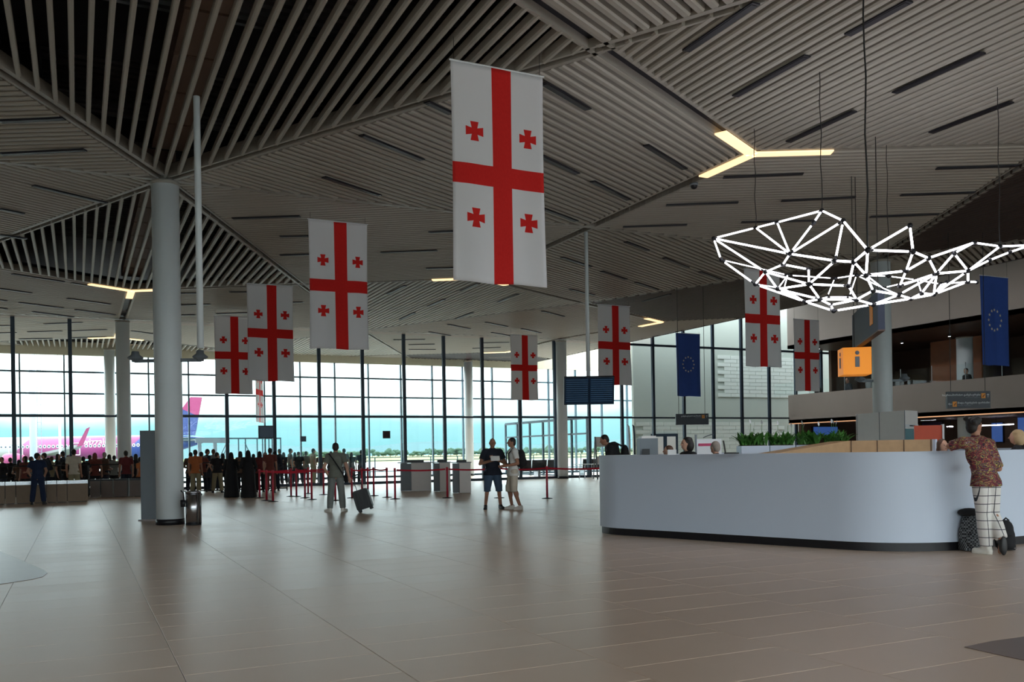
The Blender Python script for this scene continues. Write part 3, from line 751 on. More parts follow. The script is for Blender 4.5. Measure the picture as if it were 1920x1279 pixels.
# light masts
for px, z, r, lab in ((62, 58, .22, 'thick white lamp mast outside the far left of the glazing'), (112, 75, .11, 'slim pale lamp mast outside the left glazing')):
    p = atd(px, 800, z); mb = MB(); mb.tube([(0, 0, -.05), (0, 0, 16)], [r, r*.8], 16); o = mb.build('lamp_mast', M_white, None, True, loc=(p.x, p.y, 0)); tag(o, lab, 'mast')
p = atd(74, 800, 62); LD = empty('ladder_mast', (p.x, p.y, 0), -YAW, 'thin lattice ladder mast beside the thick white lamp mast', 'mast')
for xx in (-.13, .13):
    mb = MB(); mb.tube([(xx, 0, -.05), (xx, 0, 16)], .02, 6); mb.build('stile', M_grey, LD)
for k in range(40):
    mb = MB(); mb.tube([(-.13, 0, .4+k*.4), (.13, 0, .4+k*.4)], .014, 5); mb.build('rung', M_grey, LD)
# aircraft
ZP = 155.0
o0 = FWD*ZP; AC = empty('airliner', (o0.x, o0.y, 0), -YAW, 'pink and blue passenger jet parked outside behind the left columns', 'airplane')
def ax(px): return (px-960)/F_PX*ZP+.5
def az(py): return CZ+(864-py)*ZP/F_PX
M_acw = mat('aircraft_grey', S(110, 112, 110), .4, var=.05)
M_pink = mat('aircraft_pink', S(128, 30, 80), .4, var=.05, scale=.3)
M_acb = mat('aircraft_blue', S(14, 36, 96), .4, var=.05, scale=.3)
def livery():
    m = bpy.data.materials.new('fuselage_paint'); m.use_nodes = True; nt = m.node_tree; n = nt.nodes; l = nt.links; p = n['Principled BSDF']; p.inputs['Roughness'].default_value = .35
    t = n.new('ShaderNodeTexCoord'); sp = n.new('ShaderNodeSeparateXYZ'); l.new(t.outputs['Object'], sp.inputs[0])
    q = X(nt, sp.outputs[0])+X(nt, sp.outputs[2])*-.9; r = n.new('ShaderNodeMapRange'); r.inputs['From Min'].default_value = ax(-20); r.inputs['From Max'].default_value = ax(400); l.new(q.s, r.inputs['Value'])
    cr = n.new('ShaderNodeValToRGB'); l.new(r.outputs[0], cr.inputs[0])
    st = [(0, S(150, 150, 152)), (.064, S(150, 150, 152)), (.068, S(136, 60, 106)), (.35, S(122, 34, 90)), (.54, S(110, 18, 80)), (.56, S(110, 18, 80)), (.565, S(14, 36, 100)), (1, S(12, 30, 92))]
    e = cr.color_ramp.elements
    while len(e) < len(st): e.new(.5)
    for k, (pos, c) in zip(e, st): k.position = pos; k.color = (*c, 1)
    l.new(cr.outputs[0], p.inputs['Base Color']); return m
M_liv = livery()
zc_ = az(842); R0 = 2.0
stn = [(-45, .3, -.5), (-38, 1.0, -.3), (-28, 1.6, -.12), (-15, 1.95, 0), (0, 2.0, 0), (250, 2.0, 0), (300, 1.8, .15), (345, 1.05, .7), (375, .5, 1.0), (387, .15, 1.15)]
mb = MB(); mb.tube([(ax(a), 0, zc_+c) for a, b, c in stn], [b for a, b, c in stn], 28); mb.build('fuselage', M_liv, AC, True)
def slab(name, pts, th, m, par=AC, axis=1):
    mb = MB(); n = len(pts); off = Vector((0, th/2, 0)) if axis == 1 else Vector((0, 0, th/2))
    v = [Vector(p)-off for p in pts]+[Vector(p)+off for p in pts]
    mb.add(v, [tuple(range(n)), tuple(range(2*n-1, n-1, -1))]+[(i, n+i, n+(i+1) % n, (i+1) % n) for i in range(n)]); return mb.build(name, m, par)
slab('fin_base', [(ax(312), 0, az(822)), (ax(361), 0, az(822)), (ax(368), 0, az(786)), (ax(337), 0, az(772))], .35, M_acb)
slab('fin_tip', [(ax(337), 0, az(772)), (ax(368), 0, az(786)), (ax(375), 0, az(751)), (ax(354), 0, az(750))], .3, M_pink)
slab('tailplane', [(ax(338), 0, zc_+.9), (ax(372), 0, zc_+.9), (ax(372), -6.2, zc_+1.3), (ax(362), -6.2, zc_+1.3)], .22, M_acw, axis=2)
def axd(px, dy): return (px-960)/F_PX*(ZP+dy)+.5
def azd(py, dy): return CZ+(864-py)*(ZP+dy)/F_PX
slab('wing', [(ax(72), -1.2, zc_-1.1), (ax(128), -1.2, zc_-1.1), (axd(147, -15.5), -15.5, azd(838.5, -15.5)), (axd(136, -15.5), -15.5, azd(838.5, -15.5))], .4, M_acw, axis=2)
slab('winglet', [(axd(138, -15.6), -15.5, azd(840, -15.6)), (axd(150, -15.6), -15.6, azd(837, -15.6)), (axd(163, -16.2), -16.2, azd(803.5, -16.2)), (axd(157, -16.2), -16.2, azd(806, -16.2))], .2, M_pink)
mb = MB(); mb.tube([(axd(2, -5.7), -5.7, zc_-1.9), (axd(7, -5.7), -5.7, zc_-1.9), (axd(28, -5.7), -5.7, zc_-1.8), (axd(40, -5.7), -5.7, zc_-1.7)], [.9, 1.1, 1.0, .6], 20); mb.build('engine', M_pink, AC, True)
wm = MB(); wm.lathe([(.16, 0), (.16, .05)], n=10); wme = wm.mesh('window'); wme.materials.append(M_mull)
rm_ = MB(); rm_.lathe([(.27, 0), (.27, .03)], n=12); rme = rm_.mesh('window_ring'); rme.materials.append(M_signtxt)
for px in list(range(2, 30, 8))+list(range(42, 142, 8))+list(range(167, 275, 8)):
    for me_, nm, dy in ((rme, 'window_ring', 0), (wme, 'window', -.03)):
        o = link(nm, me_, AC, (ax(px), -R0-.005+dy, zc_+.3)); o.rotation_euler.x = PI/2
for px in (43, 30, 149):
    m_ = MB(); w_, h_ = .55, 1.0
    for a, b in (((-w_, -h_), (w_, -h_)), ((w_, -h_), (w_, h_)), ((w_, h_), (-w_, h_)), ((-w_, h_), (-w_, -h_))):
        m_.bar((ax(px)+a[0], -R0-.02, zc_-.2+a[1]), (ax(px)+b[0], -R0-.02, zc_-.2+b[1]), .1, .1, up=(0, 1, 0))
    m_.build('door_outline', M_signtxt, AC)
put_text('lettering', 'wizzair', 1.55, M_signtxt, AC, (ax(159), -1.82, az(831.5)), (PI/2, 0, 0), 'LEFT', .06)
# steel frame structure outside (boarding walkway)
BW = empty('boarding_walkway', (0, 0, 0), 0, 'grey steel framed boarding walkway outside behind the crowd', 'walkway')
def wy(px, py): return atY(px, py, 57)
def wbar(a, b, w): m_ = MB(); m_.bar(wy(*a), wy(*b), w, w); m_.build('frame_bar', M_mull2, BW)
wbar((330, 822.5), (527, 822), .09)
m_ = MB(); m_.bar(wy(366, 826), wy(430, 826.5), .2, .28); m_.build('head_beam', M_grey, BW)
for px in (374, 403):
    m_ = MB(); m_.bar(wy(px, 830), atY(px+1, 888, 57), .2, .2); m_.build('frame_post', M_grey, BW)
for px in (447, 460, 482, 492, 504, 510, 514, 526): wbar((px, 822), (px+1, 888), .07)
for a, b in (((410, 862), (424, 832)), ((415, 862), (424, 842)), ((424, 830), (424.5, 885)), ((459, 830), (468, 850)), ((459, 850), (468, 852))): wbar(a, b, .05)
# glass partition between inner glazing and outer facade
GP = empty('partition_1', (0, 0, 0)); tag(GP, kind='structure')
for k in range(7):
    y = 41.6+k*1.7; mb = MB(); mb.box((24.6, y, 1.6), (.1, .12, 3.2)); mb.build('mullion', M_mull2, GP)
for z in (3.2, 2.35, .06):
    mb = MB(); mb.box((24.6, 46.7, z), (.1, 10.2, .14 if z > 3 else .09)); mb.build('transom', M_mull2, GP)
for k in range(6):
    y = 41.6+(k+.5)*1.7; mb = MB(); mb.box((24.6, y, 1.6), (.02, 1.58, 3.1)); mb.build('pane', M_glass2, GP)
# ------------------------------------------------------------------ hall furniture
# flight display on its pole
FD = empty('flight_display', (12.06, 20.3, 0), -YAW, 'dark double flight display hanging from the thin white pole', 'display')
M_screen = mat('screen_dark', S(18, 30, 44), .25, var=.3, scale=3, emit=S(30, 60, 90), estr=.12)
tl, bl = 2.0, 0
rotd = Matrix.Rotation(math.radians(16), 3, 'X')
for k, xx in enumerate((-.34, .34)):
    mb = MB(); mb.box((xx*.94, -.16, 2.97), (.66, .09, .74), rotd); mb.build('screen_case', M_darksign, FD)
    mb = MB(); mb.box((xx*.94, -.212, 2.955), (.62, .01, .68), rotd); pn = mb.build('screen', M_screen, FD)
    for r_ in range(11):
        mb = MB(); q = rotd @ Vector((0, -.008, .29-r_*.056)); mb.box((xx*.94+q.x, -.212+q.y, 2.955+q.z), (.56, .004, .018), rotd); mb.build('text_row', mat('screen_text', S(60, 92, 118), .5, emit=S(70, 110, 150), estr=.1), pn)
mb = MB(); mb.box((0, -.05, 3.30), (.9, .14, .06)); mb.build('bracket', M_darksign, FD)
# grey advertising panel beside column A
p = atz(283, 978, 0); e = empty('display_panel', (p.x, p.y+.3, 0), -YAW, 'tall grey freestanding panel tucked behind the foreground column', 'panel')
mb = MB(); mb.box((.16, 0, 1.02), (.66, .12, 1.96)); mb.build('board', M_grey, e); mb = MB(); mb.box((.16, 0, .02), (.72, .3, .04)); mb.build('foot_plate', M_steel, e)
# bin
p = atz(363, 984.5, 0); e = empty('litter_bin', (p.x, p.y, 0), 0, 'stainless steel cylindrical litter bin beside the foreground column', 'bin')
mb = MB(); mb.lathe([(.15, .03), (.15, .66)], n=32); mb.build('drum', M_steel, e, True)
mb = MB(); mb.lathe([(.155, .0), (.155, .035)], n=32); mb.build('base', M_black, e, True)
mb = MB(); mb.lathe([(.158, .66), (.158, .69), (.12, .705), (.11, .68)], n=32); mb.build('rim', M_steel, e, True)
mb = MB(); mb.tube([(-.17, -.02, .42), (-.19, -.02, .66), (-.24, -.02, .72)], .012, 8); mb.lathe([(.045, .38), (.05, .52)], (-.2, -.02, 0), 12); mb.build('ash_holder', M_black, e, True)
for xx in (.07, .14):
    mb = MB(); mb.tube([(xx, -.155+.0 if xx < .1 else -.08, .03), (xx, -.155 if xx < .1 else -.08, .67)], .008, 6); mb.build('trim_rod', M_black, e)
# wooden low wall modules on the left
cuts = [-120, -80, -40, 9, 29, 62, 87, 106, 125.5, 165]
for i in range(len(cuts)-1):
    def base(px): t = (px-0)/165; return atz(px, 946.5-6*t, 0)
    a, b = base(cuts[i]), base(cuts[i+1]); d = b-a; c = (a+b)/2
    e = empty('bench_module', (c.x, c.y+.25, 0), math.atan2(d.y, d.x), ['brown panelled bench module outside the left picture edge', 'brown panelled bench module second outside the left edge', 'brown panelled bench module cut by the left picture edge', 'narrow brown bench module near the left picture edge', 'brown bench module left of the dark-blue standing figure', 'brown bench module behind the dark-blue standing figure', 'narrow brown bench module right of the dark-blue figure', 'brown bench module second from the right end', 'wide brown bench module at the right end of the near row'][i], 'bench', 'brown bench modules in the near row')
    L = d.length-.02
    mb = MB(); mb.box((0, 0, .31), (L, .5, .58)); mb.build('panel_box', mat('bench_panel', S(132, 108, 84), .5, var=.12, scale=6), e)
    mb = MB(); mb.box((0, 0, .65), (L, .5, .1)); mb.build('seat_pad', M_steel, e); mb = MB(); mb.box((0, 0, .01), (L-.06, .4, .02)); mb.build('base', M_black, e)
cuts = [168, 190, 215, 243, 268]
for i in range(4):
    a, b = atz(cuts[i], 934-i*.7, 0), atz(cuts[i+1], 933.3-i*.7, 0); d = b-a; c = (a+b)/2
    e = empty('bench_module', (c.x, c.y+.25, 0), math.atan2(d.y, d.x), ['dark bench module at the left end of the rear row', 'second dark bench module of the rear row', 'third dark bench module of the rear row', 'dark bench module of the rear row beside the grey panel'][i], 'bench', 'dark bench modules in the rear row'); L = d.length-.06
    mb = MB(); mb.box((0, 0, .31), (L, .5, .58)); mb.build('panel_box', mat('bench_panel_b', S(96, 80, 72), .5, var=.12, scale=6), e)
    mb = MB(); mb.box((0, 0, .63), (L, .5, .06)); mb.build('seat_pad', M_black, e)
# guard rail across the waiting crowd
GR = empty('queue_railing', (0, 0, 0), 0, 'black metal railing running through the waiting crowd', 'railing')
ga, gb = Vector((-4, 36.7, 0)), Vector((7.6, 36.7, 0))
for z in (1.18, .62, .1):
    mb = MB(); mb.tube([ga+UP*z, gb+UP*z], .022, 8); mb.build('rail', M_black, GR)
for k in range(9):
    q = ga.lerp(gb, k/8); mb = MB(); mb.tube([q, q+UP*1.2], .022, 8); mb.build('post', M_black, GR)
# belt stanchions
ST = [(487,934),(500,939),(512,941),(546,931),(556,931.5),(572,934),(578,926),(584.5,937),(607,928),(629,939),(660,934),(679,932),(690,930),(701,930),(726,933),(741,936),(839,934),(936,934),(1026,935),(1144,936)]
SL = ['leftmost','second','third','fourth','fifth','sixth','seventh','eighth','ninth','tenth','eleventh','twelfth','thirteenth','fourteenth','fifteenth','sixteenth']
spos = []
for i, (px, py) in enumerate(ST):
    p = atz(px, py, 0); spos.append(p)
    lab = (SL[i]+' red belt stanchion of the queue, counted from the left') if i < 16 else ['lone red stanchion in front of the white gate podiums', 'red stanchion hidden behind the two talking men', 'red stanchion standing alone right of the backpack man', 'red stanchion at the left end of the white counter'][i-16]
    e = empty('belt_stanchion', p, 0, lab, 'stanchion', 'red belt stanchions')
    mb = MB(); mb.tube([(0, 0, .015), (0, 0, .93)], .032, 12); mb.build('post', M_red, e, True)
    mb = MB(); mb.lathe([(.16, 0), (.16, .012), (.05, .03)], n=20); mb.build('base', M_black, e, True)
    mb = MB(); mb.lathe([(.038, .86), (.038, .955), (.02, .965)], n=12); mb.build('belt_head', M_red, e, True)
def belt(i, j, lab):
    a, b = spos[i]+UP*.9, spos[j]+UP*.9; d = (b-a).normalized()*.05; a += d; b -= d; mb = MB(); n = 8
    for k in range(n):
        t0, t1 = k/n, (k+1)/n; s_ = lambda t: -.03*math.sin(PI*t)
        mb.bar(a.lerp(b, t0)+UP*s_(t0), a.lerp(b, t1)+UP*s_(t1), .006, .05)
    o = mb.build('barrier_belt', M_belt, None); tag(o, lab, 'belt', 'red barrier belts')
for i, j, lab in ((0, 3, 'red belt from the leftmost stanchion to the fourth'), (1, 5, 'red belt from the second stanchion to the sixth'), (2, 7, 'red belt from the third stanchion to the eighth'), (4, 8, 'red belt between the fifth and ninth stanchions'), (5, 9, 'red belt behind the man with the suitcase, left of him'), (10, 12, 'red belt right of the man with the suitcase'), (11, 13, 'short red belt above the black suitcase'), (13, 14, 'red belt between the fourteenth and fifteenth stanchions'), (15, 16, 'red belt crossing in front of the wide white podium'), (16, 17, 'red belt leading to the two talking men'), (17, 18, 'red belt right of the two talking men'), (18, 19, 'long red belt running to the white counter')): belt(i, j, lab)
# gate podiums
for (xa, xb_, yb_, lab) in ((757, 811, 921, 'wide white gate podium, left of the three'), (820, 848, 922, 'narrow white gate podium in the middle'), (856, 887, 925, 'white gate podium nearest the talking men')):
    a, b = atz(xa, yb_, 0), atz(xb_, yb_+.3, 0); c = (a+b)/2; w_ = (b-a).length
    e = empty('gate_podium', (c.x, c.y+.3, 0), -YAW+.12, lab, 'podium', 'white gate podiums')
    mb = MB(); mb.box((-w_*.22, .02, .53), (w_*.42, .5, 1.02)); mb.build('side_panel', M_grey, e)
    mb = MB(); mb.box((w_*.18, 0, .54), (w_*.58, .6, 1.04)); mb.build('cabinet', M_offw, e)
    mb = MB(); mb.box((0, 0, 1.07), (w_*1.02, .62, .03)); mb.build('top', M_grey, e)
    mb = MB(); mb.box((.02, .05, 1.12), (w_*.5, .3, .08)); mb.build('reader', M_black, e)
# hanging notices on the glazing
for (xa, ya, xb_, yb_, lab) in ((485, 798, 515, 822, 'dark rectangular screen hung on the glazing left of centre'), (564, 818, 575, 828, 'small dark square sign on a glazing mullion'), (719, 808, 733, 822, 'small brown square notice stuck on the glazing')):
    a, b = atY(xa, ya, YG-.15), atY(xb_, yb_, YG-.15); c = (a+b)/2
    e = empty('glazing_sign', (c.x, YG-.036, c.z), 0, lab, 'sign')
    mb = MB(); mb.box((0, 0, 0), (abs(b.x-a.x), .05, abs(a.z-b.z))); mb.build('plate', M_darksign, e)
    mb = MB(); mb.box((0, -.028, 0), (abs(b.x-a.x)*.86, .006, abs(a.z-b.z)*.84)); mb.build('face', mat('notice_face', S(74, 44, 44), .6) if xa == 719 else M_screen, e)
# seat rows and tables beyond the glazing
M_seat = mat('seat_black', S(30, 30, 34), .6)
for k, (px, lab) in enumerate(((984, 'black seat bench behind the backpack man, left of three'), (1030, 'black seat bench behind the lone stanchion'), (1112, 'black seat bench right of the far column'))):
    c = atY(px, 880, 43.4); e = empty('seat_bench', (c.x, c.y, 0), 0, lab, 'seat bench', 'black seat benches beyond the glazing')
    for s_ in range(3):
        mb = MB(); mb.box(((s_-1)*.56, 0, .44), (.5, .48, .06)); mb.build('seat', M_seat, e)
        mb = MB(); mb.box(((s_-1)*.56, -.27, .72), (.5, .06, .5), Matrix.Rotation(.15, 3, 'X')); mb.build('backrest', M_seat, e)
    for xx in (-.7, .7):
        mb = MB(); mb.box((xx, 0, .2), (.06, .5, .4)); mb.build('leg', M_steel, e)
    mb = MB(); mb.box((0, 0, .38), (1.7, .08, .06)); mb.build('beam', M_steel, e)
c = atY(1100, 880, 39.6); e = empty('folding_table', (c.x, c.y, 0), -.1, 'light folding table standing right of the far column', 'table')
mb = MB(); mb.box((0, 0, .73), (1.2, .6, .03)); mb.build('table_top', M_offw, e)
for xx in (-.52, -.2, .2, .52):
    mb = MB(); mb.tube([(xx, -.22, 0), (xx*.9, -.2, .72)], .018, 8); mb.build('leg', M_steel, e)
c = atY(1128, 890, 38.2); e = empty('a_frame_stand', (c.x, c.y, 0), -.3, 'grey leaning display stand left of the counter end', 'display stand')
mb = MB()
for xx in (-.28, .28): mb.bar((xx, -.3, 0), (xx, .1, 2.1), .07, .07)
mb.build('side_rail', M_grey, e)
for z, h in ((1.85, .5), (.95, .35)):
    mb = MB(); mb.box((0, -.3+.4*z/2.1, z), (.6, .03, h), Matrix.Rotation(-.19, 3, 'X')); mb.build('panel', M_offw, e)
mb = MB(); mb.bar((-.28, .55, 0), (-.28, .1, 2.1), .05, .05); mb.build('rear_strut', M_grey, e)
# ------------------------------------------------------------------ things on and around the counter
def stand_box(name, label, cat, x0_, x1_, y0_, y1_, z, m, dep=.1, zmin=None, rz=-YAW):
    a, b = atd(x0_, y1_, z), atd(x1_, y0_, z); c = (a+b)/2; zb_ = a.z if zmin is None else zmin
    e = empty(name, (c.x, c.y, zb_), rz, label, cat); w_ = (Vector((a.x, a.y))-Vector((b.x, b.y))).length
    mb = MB(); mb.box((0, 0, (b.z-zb_)/2), (w_, dep, b.z-zb_)); mb.build('body', m, e); return e, w_, b.z-zb_
e, w_, h_ = stand_box('note_card', 'white note card standing on the counter edge', 'card', 1252, 1268, 843, 853, 13.4, M_signtxt, .02, 1.311)
mb = MB(); mb.box((0, .03, .003), (w_, .06, .006)); mb.build('foot', M_signtxt, e)
e, w_, h_ = stand_box('office_printer', 'grey office machine behind the left end of the counter', 'printer', 1197, 1230, 822, 853, 15.4, M_grey, .4, 0)
mb = MB(); mb.box((0, 0, h_+.02), (w_*.8, .4, .04)); mb.build('lid', M_offw, e); mb = MB(); mb.box((-w_*.2, -.26, h_*.85), (w_*.4, .03, .12)); mb.build('tray', M_black, e)
e, w_, h_ = stand_box('poster_stand', 'white poster stand with pink lettering band behind the staff', 'poster stand', 1305, 1352, 823, 853, 16.6, M_signtxt, .04, 0)
mb = MB(); mb.box((-.05, -.024, 1.47), (w_*.6, .008, .05)); mb.build('pink_band', mat('pink_print', S(196, 70, 110), .6), e)
mb = MB(); mb.tube([(-.1+.2*t, -.024, 1.60+.06*math.sin(t*1.5)) for t in (0, .25, .5, .75, 1)], .008, 6); mb.build('curved_mark', M_mull, e)
mb = MB(); mb.box((-w_/2, 0, .83), (.03, .05, 1.66)); mb.build('side_post', M_grey, e)
e = empty('laptop', atd(1370, 852, 14.5)*1, -YAW+1.3, 'dark laptop open on a desk behind the counter', 'laptop'); e.location.z = 1.312
p = inset(outl, .25)[2]; e.location.x, e.location.y = atd(1372, 850, 12.95).x, atd(1372, 850, 12.95).y
mb = MB(); mb.box((0, 0, .01), (.3, .2, .018)); mb.build('keyboard_base', M_black, e); mb = MB(); mb.box((0, .1, .1), (.3, .012, .19), Matrix.Rotation(-.15, 3, 'X')); mb.build('lid', M_black, e)
# slim standing posts behind the counter end
for px, lab in ((1181, 'slim pale upright rod behind the counter end'), (1190, 'slim dark upright rod with curved tip behind the counter end')):
    q = atz(px, 890, 0); q = Vector((atd(px, 850, 30).x, atd(px, 850, 30).y, 0)); mb = MB()
    mb.tube([(0, 0, 0), (0, 0, 1.9), (-.03, 0, 2.2), (-.08, 0, 2.25)], [.03, .03, .03, .012], 8); mb.lathe([(.14, 0), (.14, .02)], n=16)
    o = mb.build('floor_rod', M_offw if px == 1181 else M_mull, None, True, loc=q); tag(o, lab, 'post')
# white kiosk around the right column
zk = 2.36
pl_, pc_, pr_ = atd(1605, 800, 26.6), atd(1696, 800, 24.3), atd(1721, 800, 24.9)
pts = [Vector((q.x, q.y)) for q in (pl_, pc_, pr_)]; p4 = pts[0]+pts[2]-pts[1]
KI = empty('white_kiosk', (pts[1].x, pts[1].y, 0), 0, 'white boxy kiosk in front of the right-hand column', 'kiosk')
rel = [(q-pts[1]) for q in (pts[0], pts[1], pts[2], p4)]
mb = MB(); mb.prism([tuple(q) for q in rel], 0, zk); mb.build('cabinet', M_offw, KI)
d = (rel[0]).normalized()
for t in (.0, .5, .98):
    q = rel[0]*t; mb = MB(); mb.box((q.x-.004, q.y-.012, zk/2), (.015, .015, zk)); mb.build('panel_joint', M_grey, KI)
side = rel[2]; nrm = Vector((side.y, -side.x)).normalized(); ang = math.atan2(side.y, side.x)
for z0_, z1_, nm, m_ in ((1.35, 1.86, 'teal_panel', mat('teal_glass', S(110, 150, 158), .3)), (1.9, 1.98, 'label_band', M_signtxt)):
    mb = MB(); c = side/2+nrm*.012; mb.box((c.x, c.y, (z0_+z1_)/2), (side.length*.96, .02, z1_-z0_), Matrix.Rotation(ang, 3, 'Z')); mb.build(nm, m_, KI)
c = side/2+nrm*.03; put_text('lettering', 'TRANSFER BAR', .052, M_black, KI, (c.x, c.y, 1.94), (PI/2, 0, ang))
# orange display board
a = atd(1741, 826, 20); e = empty('orange_board', (a.x, a.y, 0), -YAW-.15, 'orange display board with white edge beside the kiosk', 'board')
mb = MB(); mb.prism([(-.3, -.02), (.28, -.02), (.28, .02), (-.3, .02)], 1.46, 1.84); mb.build('face', mat('orange_paint', S(206, 74, 36), .5), e)
mb = MB(); mb.box((.3, 0, 1.65), (.04, .1, .42)); mb.build('edge', M_signtxt, e); mb = MB(); mb.box((0, 0, .73), (.1, .08, 1.46)); mb.box((0, 0, .015), (.4, .3, .03)); mb.build('stand', M_grey, e)
# information cube
a = atd(1602, 679, 19.2); CU = empty('info_cube', a, -YAW-.16, 'hanging orange information cube with grey letter i', 'sign cube')
hs = .285; mb = MB(); mb.box((0, 0, 0), (2*hs, 2*hs, 2*hs)); mb.build('box', M_orange, CU)
for ry in (0, -PI/2):
    R_ = Matrix.Rotation(ry, 3, 'Z')
    mb = MB(); c = R_ @ Vector((0, -hs-.006, .17)); mb.ell(c, (.045, .012, .045), 16, 8, R_); mb.build('letter_dot', M_grey, CU, True)
    mb = MB(); c = R_ @ Vector((0, -hs-.006, -.02)); mb.box(c, (.09, .02, .22), R_); c2 = R_ @ Vector((0, -hs-.006, .09)); mb.build('letter_stem', M_grey, CU)
mb = MB(); mb.tube([(0, 0, hs), (0, 0, 7.17-a.z)], .008, 6); mb.build('cable', M_cable, CU)
# direction signs
def arrow(parent, loc, ang, s, m, rz=0):
    mb = MB(); R_ = Matrix.Rotation(ang, 3, 'Y')
    for q0, q1 in (((0, 0, -s), (0, 0, s)), ((-.6*s, 0, .35*s), (0, 0, s)), ((.6*s, 0, .35*s), (0, 0, s))):
        mb.bar(Vector(loc)+R_ @ Vector(q0), Vector(loc)+R_ @ Vector(q1), .01, .022, up=(0, 1, 0))
    mb.build('arrow', m, parent)
def dsign(name, label, x0_, x1_, y0_, y1_, z, rows, rz=-YAW, ztop_=None):
    a, b = atd(x0_, y1_, z), atd(x1_, y0_, z); c = (a+b)/2; w_ = (Vector((a.x, a.y))-Vector((b.x, b.y))).length; h_ = b.z-a.z
    e = empty(name, c, rz, label, 'sign'); mb = MB(); mb.box((0, 0, 0), (w_, .1, h_)); mb.build('panel', M_darksign, e)
    for xx in (-w_*.4, w_*.4):
        mb = MB(); mb.tube([(xx, 0, h_/2), (xx, 0, (ztop_ or (ZC-.02))-c.z)], .009, 6); mb.build('hanger', M_cable, e)
    for (side_, zz, t1, t2) in rows:
        k = 1 if side_ == 'R' else -1
        arrow(e, (k*w_*.44, -.055, zz*h_), 0 if side_ == 'R' else -PI/2, h_*.11, M_signtxt)
        mb = MB(); mb.box((k*w_*.335, -.055, zz*h_), (h_*.24, .01, h_*.3)); ic = mb.build('icon', M_signor, e)
        mb = MB(); mb.bar((k*w_*.335-h_*.05, -.063, zz*h_-h_*.08), (k*w_*.335+h_*.06, -.063, zz*h_+h_*.07), .01, .04, up=(0, 1, 0)); mb.build('icon_mark', M_darksign, ic)
        put_text('lettering', t1, h_*.15, M_signtxt, e, (k*w_*.27, -.055, zz*h_+h_*.06), (PI/2, 0, 0), 'RIGHT' if k > 0 else 'LEFT')
        put_text('lettering', t2, h_*.09, mat('sign_grey_text', S(150, 154, 160), .6), e, (k*w_*.27, -.055, zz*h_-h_*.08), (PI/2, 0, 0), 'RIGHT' if k > 0 else 'LEFT')
    return e
dsign('direction_sign', 'navy direction sign with two arrows above the leaning man', 1775, 1855, 733.5, 766.5, 24.5, [('R', .23, 'საერთაშორისო გამგზავრება', 'International departures'), ('L', -.24, 'შიდა რეისების დარბაზი', 'Domestic departures')])
dsign('direction_sign', 'small navy direction sign hanging left of the planters', 1267, 1328, 775.5, 797, 32, [('R', .22, 'გამგზავრების დარბაზი', 'Departure hall')])
# slanted hanging board in front of the right column
na, fa = atd(1653, 618, 16.5), atd(1604, 655, 19.6); d = Vector((fa.x-na.x, fa.y-na.y)); c = (na+fa)/2
e = empty('hanging_board', (c.x, c.y, na.z), math.atan2(d.y, d.x), 'long navy hanging sign board seen at an angle before the right column', 'sign')
mb = MB(); mb.box((0, 0, .36), (d.length, .12, .72)); mb.build('panel', mat('board_navy', S(40, 50, 70), .6), e)
mb = MB(); mb.box((-d.length*.28, -.066, .38), (.3, .01, .4)); mb.build('icon', M_signor, e); mb = MB(); mb.box((-d.length*.28, .066, .38), (.3, .01, .4)); mb.build('icon', M_signor, e)
mb = MB(); mb.box((0, 0, -.012), (d.length, .12, .024)); mb.build('bottom_rail', M_woodd, e)
for xx in (-.4, .4):
    mb = MB(); mb.tube([(d.length*xx, 0, .72), (d.length*xx, 0, ZC-.02-na.z)], .009, 6); mb.build('hanger', M_cable, e)
# security camera under the node light
p = atz(1301, 343, ZC); e = empty('dome_camera', (p.x, p.y, ZC-.01), 0, 'small round dome camera below the large three-armed light', 'camera')
mb = MB(); mb.lathe([(.09, 0), (.09, -.05)], n=16); mb.build('mount', M_grey, e, True); mb = MB(); mb.ell((0, 0, -.06), (.075, .075, .07), 14, 8); mb.build('dome', M_black, e, True)
# mezzanine: glass balustrade, bar back wall, tables, lamps
BA = empty('balustrade_1', (0, 0, 0)); tag(BA, kind='structure')
for k in range(12):
    y = 20+k*1.9; mb = MB(); mb.box((XM+.12, y+.95, 4.95), (.02, 1.8, .75)); mb.build('pane', M_glass2, BA)
    mb = MB(); mb.tube([(XM+.12, y, 4.5), (XM+.12, y, 5.4)], .018, 8); mb.build('post', M_steel, BA)
mb = MB(); mb.box((44.0, 34.2, 5.2), (.1, 3.2, 4.2)); tag(mb.build('wall_panel', mat('russet_wood', S(150, 84, 44), .5, var=.2, scale=3)), kind='structure')  # wall panel in a russet wood tone
for px, py, lab in ((1691, 632, 'small bright ceiling spot above the mezzanine, left one'), (1780, 619, 'small bright ceiling spot above the mezzanine, right one'), (1535, 655, 'small bright ceiling spot at the far mezzanine end')):
    p = atX(px, py, 42 if px > 1600 else 39.5); e = empty('spot_lamp', (p.x, p.y, 7.34), 0, lab, 'lamp', 'mezzanine ceiling spots')
    mb = MB(); mb.lathe([(.07, 0), (.07, -.12)], n=12); mb.build('can', M_black, e); mb = MB(); mb.lathe([(.06, -.121), (.06, -.13)], n=12); mb.build('bulb', M_led, e)
